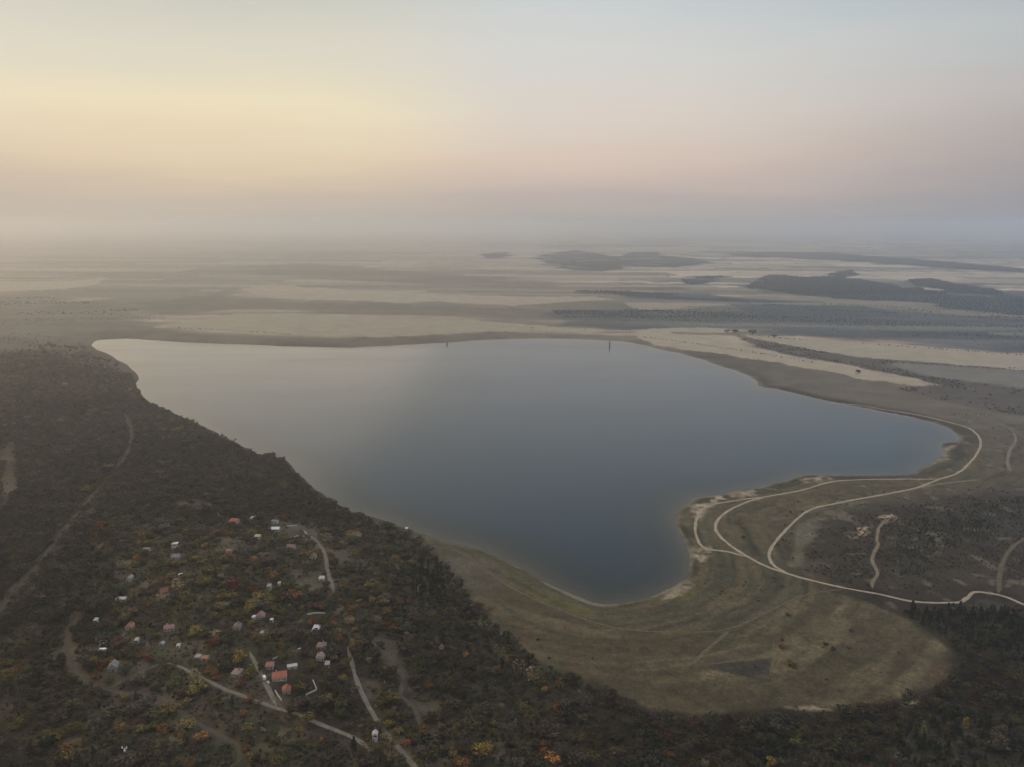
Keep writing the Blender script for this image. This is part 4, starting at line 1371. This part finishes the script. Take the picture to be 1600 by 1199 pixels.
    for P in DARK_LEFT[:1]:
        x, y = grid_in(P, 20.0, rs)
        v = fbm(x * 0.35, y, 170, 3, 323)
        m = rs.random(len(x)) < np.clip((v - 0.5) * 4, 0.0, 0.5)
        px.append(x[m]); py.append(y[m])
    x, y = grid_in(P_BROWNBELT, 10.0, rs)
    m = rs.random(len(x)) < np.clip((fbm(x, y, 60, 3, 325) - 0.42) * 4, 0.05, 0.9)
    px.append(x[m]); py.append(y[m])
    # hedges along the parcel borders
    L = np.array([(1170,523),(1240,530),(1340,535),(1460,544),(1640,557)], float)
    for line in ([(1210,536),(1270,549),(1330,558),(1400,565),(1500,573),(1580,579),(1640,584)], [(1570,577),(1600,576),(1640,580)], [(990,526),(1080,537),(1180,552),(1260,566),(1320,578)], [(1165,523),(1240,531),(1340,537),(1460,546),(1640,559)], [(830,513),(900,515),(985,517)], [(250,512),(394,519),(530,528),(640,527),(760,520),(900,521)], [(870,482),(1000,486),(1130,484),(1300,486),(1500,497),(1640,510)], [(900,458),(1050,466),(1200,473),(1350,478),(1480,486),(1640,497)], [(600,375),(760,380),(900,374),(1080,377),(1250,384),(1450,390)], [(1140,396),(1300,399),(1460,411),(1640,428)]):
        g = gpoly(catmull(line, 8))
        d = np.r_[0, np.cumsum(np.linalg.norm(np.diff(g, axis=0), axis=1))]
        s = np.arange(0, d[-1], 11.0)
        x = np.interp(s, d, g[:, 0]) + rs.normal(0, 4, len(s)); y = np.interp(s, d, g[:, 1]) + rs.normal(0, 4, len(s))
        m = fbm(s, s * 0, 160, 2, int(d[-1]) % 97) > 0.42
        px.append(x[m]); py.append(y[m])
    x = np.concatenate(px); y = np.concatenate(py)
    n = len(x)
    h = rs.uniform(5, 11, n) * np.where(y < 3300, 0.42, np.where(y < 4400, 0.62, 1.0))
    w = h * rs.uniform(1.0, 1.7, n)
    pick = rs.integers(0, 5, n)
    s = w / UNIT_W[pick]
    tint = np.array([TONE[q] for q in ("dark green", "dull brown", "olive green")])[rs.integers(0, 3, n)] * rs.uniform(1.0, 2.0, n)[:, None] * np.array((0.65, 1.0, 1.5))  # leaf tones shifted to blue, painted haze over the far trees
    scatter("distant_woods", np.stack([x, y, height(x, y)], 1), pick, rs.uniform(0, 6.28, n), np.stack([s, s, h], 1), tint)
    print("distant_woods", n)


mass()

# ------------------------------------------------------------------ houses and other built things
for nm, c, r, sp in (("white", (0.42, 0.40, 0.365), 0.85, 0.2), ("bright", (0.58, 0.565, 0.53), 0.8, 0.25), ("cream", (0.60, 0.54, 0.43), 0.85, 0.2), ("grey", (0.30, 0.29, 0.28), 0.9, 0.2), ("pink", (0.50, 0.38, 0.33), 0.85, 0.2)):
    plain_mat("wall_" + nm, c, r, 0.9, 0.18, sp)
for nm, c in (("tile_red", (0.33, 0.11, 0.07)), ("tile_pink", (0.29, 0.15, 0.125)), ("tile_dull", (0.21, 0.145, 0.125)), ("tile_pale", (0.28, 0.21, 0.175)), ("tile_orange", (0.32, 0.15, 0.1)), ("tile_crimson", (0.2, 0.055, 0.05)), ("tile_brown", (0.20, 0.12, 0.07)), ("tile_grey", (0.22, 0.20, 0.18)), ("tile_slate", (0.20, 0.20, 0.22)),
               ("sheet_pale", (0.42, 0.415, 0.395)), ("sheet_grey", (0.28, 0.28, 0.28)), ("sheet_blue", (0.5, 0.52, 0.58)), ("sheet_bright", (0.62, 0.65, 0.68)), ("sheet_straw", (0.48, 0.43, 0.27)), ("bright", (0.6, 0.59, 0.56))):
    plain_mat("roof_" + nm, c, 0.75, 1.2, 0.4, 0.3)
plain_mat("glass_dark", (0.015, 0.017, 0.02), 0.15, 1.0, 0.1, 0.5)
plain_mat("frame_white", (0.7, 0.69, 0.66), 0.6, 1.0, 0.1, 0.3)
plain_mat("door_brown", (0.09, 0.055, 0.035), 0.7, 1.5, 0.3, 0.3)
plain_mat("concrete", (0.30, 0.29, 0.27), 0.9, 0.5, 0.35, 0.2)
plain_mat("brick", (0.30, 0.13, 0.09), 0.9, 2.0, 0.4, 0.2)
plain_mat("rubber", (0.02, 0.02, 0.02), 0.8, 2.0, 0.2, 0.3)
plain_mat("paint_white", (0.80, 0.80, 0.79), 0.35, 0.4, 0.06, 0.5)
plain_mat("paint_grey", (0.35, 0.36, 0.37), 0.35, 0.4, 0.08, 0.5)
plain_mat("metal_pale", (0.60, 0.60, 0.57), 0.45, 0.8, 0.2, 0.5)
plain_mat("dead_wood", (0.42, 0.40, 0.36), 0.9, 1.2, 0.3, 0.2)
plain_mat("plastic_sheet", (0.78, 0.79, 0.79), 0.4, 0.6, 0.2, 0.4)


class MB:
    def __init__(self):
        self.v = []; self.f = []

    def add(self, v, f):
        o = len(self.v)
        self.v.extend([tuple(map(float, p)) for p in v])
        self.f.extend([tuple(i + o for i in q) for q in f])

    def box(self, x0, x1, y0, y1, z0, z1):
        self.add([(x0, y0, z0), (x1, y0, z0), (x1, y1, z0), (x0, y1, z0), (x0, y0, z1), (x1, y0, z1), (x1, y1, z1), (x0, y1, z1)],
                 [(0, 3, 2, 1), (4, 5, 6, 7), (0, 1, 5, 4), (1, 2, 6, 5), (2, 3, 7, 6), (3, 0, 4, 7)])

    def prism(self, prof, axis_lo, axis_hi, plane="xz"):
        """profile in one plane swept along the third axis"""
        n = len(prof)
        if plane == "xz":
            a = [(p[0], axis_lo, p[1]) for p in prof]; b = [(p[0], axis_hi, p[1]) for p in prof]
        else:   # yz
            a = [(axis_lo, p[0], p[1]) for p in prof]; b = [(axis_hi, p[0], p[1]) for p in prof]
        self.add(a + b, [tuple(range(n))[::-1], tuple(range(n, 2 * n))] + [(i, (i + 1) % n, n + (i + 1) % n, n + i) for i in range(n)])

    def tube(self, p0, p1, r0, r1, n=8):
        v, f = tube(p0, p1, r0, r1, n)
        self.add(v, f + [tuple(range(n))[::-1], tuple(range(n, 2 * n))])

    def build(self, name, mat, parent=None, smooth=False):
        me = bpy.data.meshes.new(name)
        me.from_pydata(self.v, [], self.f)
        bm = bmesh.new(); bm.from_mesh(me)
        bmesh.ops.recalc_face_normals(bm, faces=bm.faces)
        bm.to_mesh(me); bm.free()
        me.materials.append(MAT[mat])
        if smooth:
            for p in me.polygons:
                p.use_smooth = True
        return link(name, me, parent)


def thing(name, label, cat, loc, rot=0.0, group=None):
    o = bpy.data.objects.new(name, None)
    C.objects.link(o)
    o.location = [float(q) for q in loc]
    o.rotation_euler = (0, 0, rot)
    return tag(o, label, cat, group)


def make_house(spec, p, k):
    px, py, wpx, d, h, rise, kind, wall, roof, turn, nwin, cat, label = spec
    depth = project(*p)[2]
    w = wpx * 0.86 * depth / FPX
    name = {"tower house": "tower_house", "annex": "annex"}.get(cat, cat.replace(" ", "_"))
    # front at y = 0, house runs back to y = d
    o = thing(name, label, cat, p, R(turn), "houses and huts of the hamlet")
    hw = w / 2
    b = MB()
    lo = -1.6
    along = w >= d            # ridge along the longer side
    if kind == "gable" and along:
        b.prism([(0, lo), (0, h), (d / 2, h + rise), (d, h), (d, lo)], -hw, hw, "yz")
    elif kind == "gable":
        b.prism([(-hw, lo), (-hw, h), (0, h + rise), (hw, h), (hw, lo)], 0, d, "xz")
    elif kind == "shed":
        b.prism([(0, lo), (0, h), (d, h + rise), (d, lo)], -hw, hw, "yz")
    else:
        b.box(-hw, hw, 0, d, lo, h)
    b.build("wall", "wall_" + wall, o)
    r = MB(); e = 0.45; th = 0.16
    if kind == "gable":
        run = (d if along else w) / 2
        sl = rise / run
        def slab(s):
            # from the eaves to the ridge on one side
            y0, z0 = -run - e, h - e * sl + 0.05
            y1, z1 = 0.0, h + rise + 0.05
            return [(s * y0, z0), (s * y1, z1), (s * y1, z1 + th), (s * y0, z0 + th)]
        for s in (1, -1):
            prof = slab(s)
            if along:
                r.prism([(q[0] + d / 2, q[1]) for q in prof], -hw - 0.35, hw + 0.35, "yz")
            else:
                r.prism(prof, -0.35, d + 0.35, "xz")
    elif kind == "hip":
        X, Y0, Y1 = hw + e, -e, d + e
        z0, z1 = h + 0.02, h + rise
        if w >= d:
            c = max(0.3, X - (Y1 - Y0) / 2)
            r1, r2 = (-c, d / 2, z1), (c, d / 2, z1)
        else:
            c = (Y1 - Y0) / 2 - X
            r1, r2 = (0, d / 2 - c, z1), (0, d / 2 + c, z1)
        v = [(-X, Y0, z0), (X, Y0, z0), (X, Y1, z0), (-X, Y1, z0), (-X, Y0, z0 + th), (X, Y0, z0 + th), (X, Y1, z0 + th), (-X, Y1, z0 + th), r1, r2]
        f = [(0, 3, 2, 1), (0, 1, 5, 4), (1, 2, 6, 5), (2, 3, 7, 6), (3, 0, 4, 7)]
        f += [(4, 5, 9, 8), (5, 6, 9), (6, 7, 8, 9), (7, 4, 8)] if w >= d else [(4, 5, 8), (5, 6, 9, 8), (6, 7, 9), (7, 4, 8, 9)]
        r.add(v, f)
    elif kind == "shed":
        sl = rise / d
        r.prism([(-e, h - e * sl + 0.03), (d + e, h + rise + e * sl + 0.03), (d + e, h + rise + e * sl + 0.03 + th), (-e, h - e * sl + 0.03 + th)], -hw - 0.3, hw + 0.3, "yz")
    else:
        r.box(-hw - 0.2, hw + 0.2, -0.2, d + 0.2, h + 0.01, h + 0.25)
    ro = r.build("roof", "roof_" + roof, o)
    if kind in ("gable", "hip") and cat == "house":
        c = MB()
        cx = hw * (0.45 if k % 2 else -0.45)
        c.box(cx - 0.4, cx + 0.4, d * 0.62 - 0.4, d * 0.62 + 0.4, h + rise * 0.3, h + rise + 1.1)
        c.build("chimney", "brick" if k % 3 else "wall_white", ro)
    # openings on the front
    slots = nwin + 1
    rs = np.random.default_rng(k)
    dpos = int(rs.integers(0, slots)) if w > 4.2 else 0
    if cat in ("house", "cottage", "hut", "shed", "tower house"):
        xs = (np.arange(slots) + 0.5) / slots * (w - 0.8) - hw + 0.4
        for j, x in enumerate(xs):
            if j == dpos:
                q = MB(); dw = 0.55 if w > 4 else 0.45
                q.box(x - dw, x + dw, -0.06, 0.0, 0.0, min(2.2, h - 0.35))
                q.build("door", "door_brown", o)
            else:
                if cat == "tower house":
                    zc = h - 1.1
                else:
                    zc = min(h - 1.1, 1.6) if h < 4.5 else h - 1.3
                q = MB(); ww = 0.62; hh = 0.62
                q.box(x - ww, x + ww, -0.07, 0.0, zc - hh, zc + hh)
                fr = q.build("window", "frame_white", o)
                g = MB()
                g.box(x - ww + 0.09, x + ww - 0.09, -0.10, -0.07, zc - hh + 0.09, zc + hh - 0.09)
                g.build("pane", "glass_dark", fr)
    return o


for k, (spec, p) in enumerate(zip(HOUSES, HP)):
    make_house(spec, p, k)


def make_wall(trace, hgt, th, label):
    g = ground([q[0] for q in trace], [q[1] for q in trace])
    o = thing("boundary_wall", label, "wall", g[0], 0, "low walls between the houses")
    b = MB(); cp = MB()
    pts = []
    for a, c in zip(g[:-1], g[1:]):
        n = max(2, int(np.linalg.norm((c - a)[:2]) / 4))
        for t in np.linspace(0, 1, n, endpoint=False):
            pts.append(a * (1 - t) + c * t)
    pts.append(g[-1])
    pts = np.array(pts)
    pts[:, 2] = height(pts[:, 0], pts[:, 1])
    tn = np.gradient(pts[:, :2], axis=0); tn /= np.linalg.norm(tn, axis=1)[:, None]
    nr = np.stack([-tn[:, 1], tn[:, 0]], 1)
    base = g[0]

    def ribbon(mb, half, z0, z1):
        v = []
        for p, q in zip(pts, nr):
            for s, z in ((-1, z0), (1, z0), (1, z1), (-1, z1)):
                v.append((p[0] + q[0] * half * s - base[0], p[1] + q[1] * half * s - base[1], p[2] + z - base[2]))
        f = []
        for i in range(len(pts) - 1):
            a, c = i * 4, i * 4 + 4
            for j in range(4):
                f.append((a + j, a + (j + 1) % 4, c + (j + 1) % 4, c + j))
        m = (len(pts) - 1) * 4
        f += [(0, 1, 2, 3), (m, m + 1, m + 2, m + 3)]
        mb.add(v, f)
    ribbon(b, th / 2, -0.8, hgt)
    ribbon(cp, th / 2 + 0.08, hgt + 0.003, hgt + 0.13)
    b.build("wall_body", "wall_bright", o)
    cp.build("coping", "wall_white", o)


for w in WALLS:
    make_wall(*w)


def vehicle(name, label, cat, px, py, rot, L, W, H, paint, van):
    p = ground([px], [py])[0]
    o = thing(name, label, cat, (p[0], p[1], p[2] + 0.25), rot)
    b = MB()
    hw = W / 2
    if van:
        prof = [(-L / 2, 0.35), (L / 2, 0.35), (L / 2, 1.05), (L / 2 - 0.75, 1.2), (L / 2 - 1.45, H), (-L / 2 + 0.1, H), (-L / 2, H - 0.2)]
    else:
        prof = [(-L / 2, 0.3), (L / 2, 0.3), (L / 2, 0.8), (L / 2 - 1.2, 0.92), (L / 2 - 1.9, H), (-L / 2 + 1.0, H), (-L / 2 + 0.35, 0.95), (-L / 2, 0.85)]
    b.prism(prof, -hw, hw, "xz")
    b.build("body", paint, o)
    g = MB()
    if van:
        a0, a1 = np.array((L / 2 - 0.80, 1.28)), np.array((L / 2 - 1.40, H - 0.12))
    else:
        a0, a1 = np.array((L / 2 - 1.25, 0.98)), np.array((L / 2 - 1.85, H - 0.06))
    n = np.array((a0[1] - a1[1], a1[0] - a0[0])) * -1
    n = n / np.linalg.norm(n)
    if n[0] < 0: n = -n
    q0, q1 = a0 + n * 0.03, a1 + n * 0.03
    g.prism([tuple(a0 - n * 0.02), tuple(q0), tuple(q1), tuple(a1 - n * 0.02)], -hw + 0.12, hw - 0.12, "xz")
    g.build("windscreen", "glass_dark", o)
    for s in (-1, 1):
        m = MB()
        x0, x1 = (L / 2 - 2.4, L / 2 - 1.55) if van else (-L / 2 + 1.1, L / 2 - 2.0)
        zt = H - 0.25
        m.box(x0, x1, s * hw - 0.02, s * hw + 0.02, zt - 0.5 if van else 0.95, zt + 0.1 if van else H - 0.1)
        m.build("side_window", "glass_dark", o)
        for x in (-L / 2 + 0.85, L / 2 - 0.85):
            t = MB()
            t.tube((x, s * (hw - 0.2), 0.33), (x, s * (hw + 0.02), 0.33), 0.34, 0.34, 14)
            wh = t.build("wheel", "rubber", o)
            t = MB()
            t.tube((x, s * (hw + 0.02), 0.33), (x, s * (hw + 0.05), 0.33), 0.2, 0.2, 12)
            t.build("rim", "metal_pale", wh)
        hl = MB()
        hl.box(L / 2, L / 2 + 0.03, s * (hw - 0.35) - 0.16, s * (hw - 0.35) + 0.16, 0.62, 0.82)
        hl.build("headlight", "frame_white", o)
    return o


vehicle("van", "white van parked at the head of the pale farm drive", "van", 413, 1061, R(118), 5.6, 2.1, 2.5, "paint_white", True)
vehicle("parked_car", "small grey car parked just behind the white van on the drive", "car", 419, 1068, R(118), 4.2, 1.75, 1.45, "paint_grey", False)


def caravan():
    p = ground([161], [1019])[0]
    o = thing("caravan", "white caravan with one dark window, below two pale curved tunnels", "caravan", (p[0], p[1], p[2] + 0.25), R(4))
    b = MB()
    L, W, H = 7.0, 2.6, 3.0
    b.prism([(-L / 2, 0.5), (L / 2 - 0.3, 0.5), (L / 2, 1.2), (L / 2 - 0.1, H - 0.5), (L / 2 - 0.6, H), (-L / 2 + 0.5, H), (-L / 2, H - 0.5)], -W / 2, W / 2, "xz")
    b.build("body", "paint_white", o)
    w = MB(); w.box(-2.2, -1.0, -W / 2 - 0.04, -W / 2, 1.5, 2.2)
    w.build("window", "glass_dark", o)
    d = MB(); d.box(0.9, 1.6, -W / 2 - 0.04, -W / 2, 0.6, 2.4)
    d.build("door", "frame_white", o)
    for s in (-1, 1):
        t = MB(); t.tube((0, s * (W / 2 - 0.25), 0.33), (0, s * (W / 2 - 0.03), 0.33), 0.34, 0.34, 14)
        t.build("wheel", "rubber", o)
    t = MB(); t.tube((L / 2 - 0.3, 0, 0.55), (L / 2 + 1.0, 0, 0.5), 0.06, 0.05, 6)
    t.build("drawbar", "metal_pale", o)


caravan()


def tunnel(px, py, label):
    p = ground([px], [py])[0]
    o = thing("garden_tunnel", label, "tunnel", p, R(0), "pale curved garden tunnels above the caravan")
    b = MB()
    r0, r1, D = 3.3, 3.0, 2.6
    n = 14
    out = [(r0 * math.cos(a), r0 * 0.75 * math.sin(a)) for a in np.linspace(math.pi, 0, n)]
    inn = [(r1 * math.cos(a), r1 * 0.72 * math.sin(a)) for a in np.linspace(0, math.pi, n)]
    b.prism(out + inn, 0, D, "xz")
    b.build("cover", "plastic_sheet", o)
    h = MB()
    out = [((r0 + .08) * math.cos(a), (r0 * 0.75 + .08) * math.sin(a)) for a in np.linspace(math.pi, 0, n)]
    inn = [(r0 * math.cos(a) * 0.99, r0 * 0.745 * math.sin(a)) for a in np.linspace(0, math.pi, n)]
    h.prism(out + inn, -0.12, 0.0, "xz")
    h.build("hoop", "metal_pale", o)


tunnel(161, 1005, "pale curved garden tunnel farther up the slope of the two above the caravan")
tunnel(160, 1011, "pale curved garden tunnel directly above the caravan, nearer of the two")


def mast():
    p = ground([197], [1192])[0]
    o = thing("mast", "pale slender mast with a square head and cross arm, rising from dark scrub", "mast", p)
    b = MB(); b.tube((0, 0, -0.5), (0, 0, 11.5), 0.28, 0.14, 10)
    b.build("pole", "metal_pale", o, True)
    c = MB(); c.box(-1.6, 1.6, -0.09, 0.09, 10.9, 11.1)
    c.build("cross_arm", "metal_pale", o)
    for s in (-1, 1):
        q = MB(); q.box(s * 1.5 - 0.3, s * 1.5 + 0.3, -0.35, 0.2, 11.103, 12.3)
        q.build("lamp_head", "paint_white", o)
    q = MB(); q.box(-0.6, 0.6, -0.5, 0.5, 8.6, 9.9)
    q.build("equipment_box", "paint_white", o)
    p = ground([203], [1187])[0]
    o = thing("cabinet", "small bright white cabinet on the ground beside the pale mast", "cabinet", p)
    b = MB(); b.box(-0.9, 0.9, -0.6, 0.6, -0.5, 1.7); b.build("case", "paint_white", o)
    b = MB(); b.box(-1.0, 1.0, -0.7, 0.7, 1.703, 1.85); b.build("lid", "metal_pale", o)
    b = MB(); b.box(-0.7, 0.7, -0.63, -0.6, 0.2, 1.5); b.build("door", "paint_grey", o)


mast()


def intake(px, py, hgt, w, label):
    q = flat_world([(px, py)])[0]
    o = thing("intake_tower", label, "tower", (q[0], q[1], 0), 0, "dark towers in the water off the far bank")
    b = MB(); b.tube((0, 0, -6), (0, 0, hgt * 0.72), w * 0.5, w * 0.42, 14); b.build("shaft", "concrete_dark", o)
    b = MB(); b.box(-w * 0.62, w * 0.62, -w * 0.62, w * 0.62, hgt * 0.72 + 0.01, hgt * 0.76); b.build("platform", "concrete_dark", o)
    b = MB(); b.box(-w * 0.42, w * 0.42, -w * 0.42, w * 0.42, hgt * 0.763, hgt * 0.95); b.build("cabin", "concrete_dark", o)
    b = MB(); b.prism([(-w * 0.55, hgt * 0.952), (0, hgt), (w * 0.55, hgt * 0.952)], -w * 0.55, w * 0.55, "xz"); b.build("roof", "roof_tile_grey", o)


plain_mat("concrete_dark", (0.12, 0.112, 0.1), 0.9, 0.5, 0.3, 0.2)
intake(952.5, 541, 15, 4.6, "taller dark tower standing in the water off the middle of the far bank")
intake(698.5, 538.5, 8, 4.6, "shorter dark tower close under the far bank, facing the pale field")


def dead_tree():
    p = ground([653], [928])[0]
    o = thing("dead_tree", "pale bleached dead tree with a bent top before the dark pine clump", "tree", p)
    b = MB()
    path = [(0, 0, -0.5), (0.1, 0, 3), (0.3, 0.1, 6), (0.9, 0.2, 8.5), (2.0, 0.2, 9.9), (3.2, 0.1, 10.2)]
    for i in range(len(path) - 1):
        b.tube(path[i], path[i + 1], 0.42 - i * 0.05, 0.42 - (i + 1) * 0.05, 7)
    b.build("trunk", "dead_wood", o)
    for a, c in (((0.2, 0, 5), (-1.4, 0.6, 7.6)), ((0.7, 0.2, 7.8), (-0.3, -0.9, 10.4)), ((0.15, 0, 4), (1.6, -0.5, 6.2))):
        b = MB(); b.tube(a, c, 0.16, 0.05, 6); b.build("branch", "dead_wood", o)


dead_tree()


# ------------------------------------------------------------------ the air
def build_haze():
    bm = bmesh.new()
    X = 150000.0
    bmesh.ops.create_cube(bm, size=1.0)
    for v in bm.verts:
        v.co = Vector((v.co.x * 2 * X, v.co.y * 2 * X, -11.0 if v.co.z < 0 else CAM_H + 70.0))
    me = bpy.data.meshes.new("haze")
    bm.to_mesh(me); bm.free()
    m = bpy.data.materials.new("haze")
    m.use_nodes = True
    nt = m.node_tree
    nt.nodes.clear()
    o = nt.nodes.new("ShaderNodeOutputMaterial")
    v = nt.nodes.new("ShaderNodeVolumePrincipled")
    v.inputs["Color"].default_value = (*HAZE_COLOR, 1)
    v.inputs["Density"].default_value = HAZE_DENSITY
    v.inputs["Anisotropy"].default_value = HAZE_ANISO
    nt.links.new(v.outputs[0], o.inputs["Volume"])
    me.materials.append(m)
    tag(link("haze", me), kind="stuff")


build_haze()
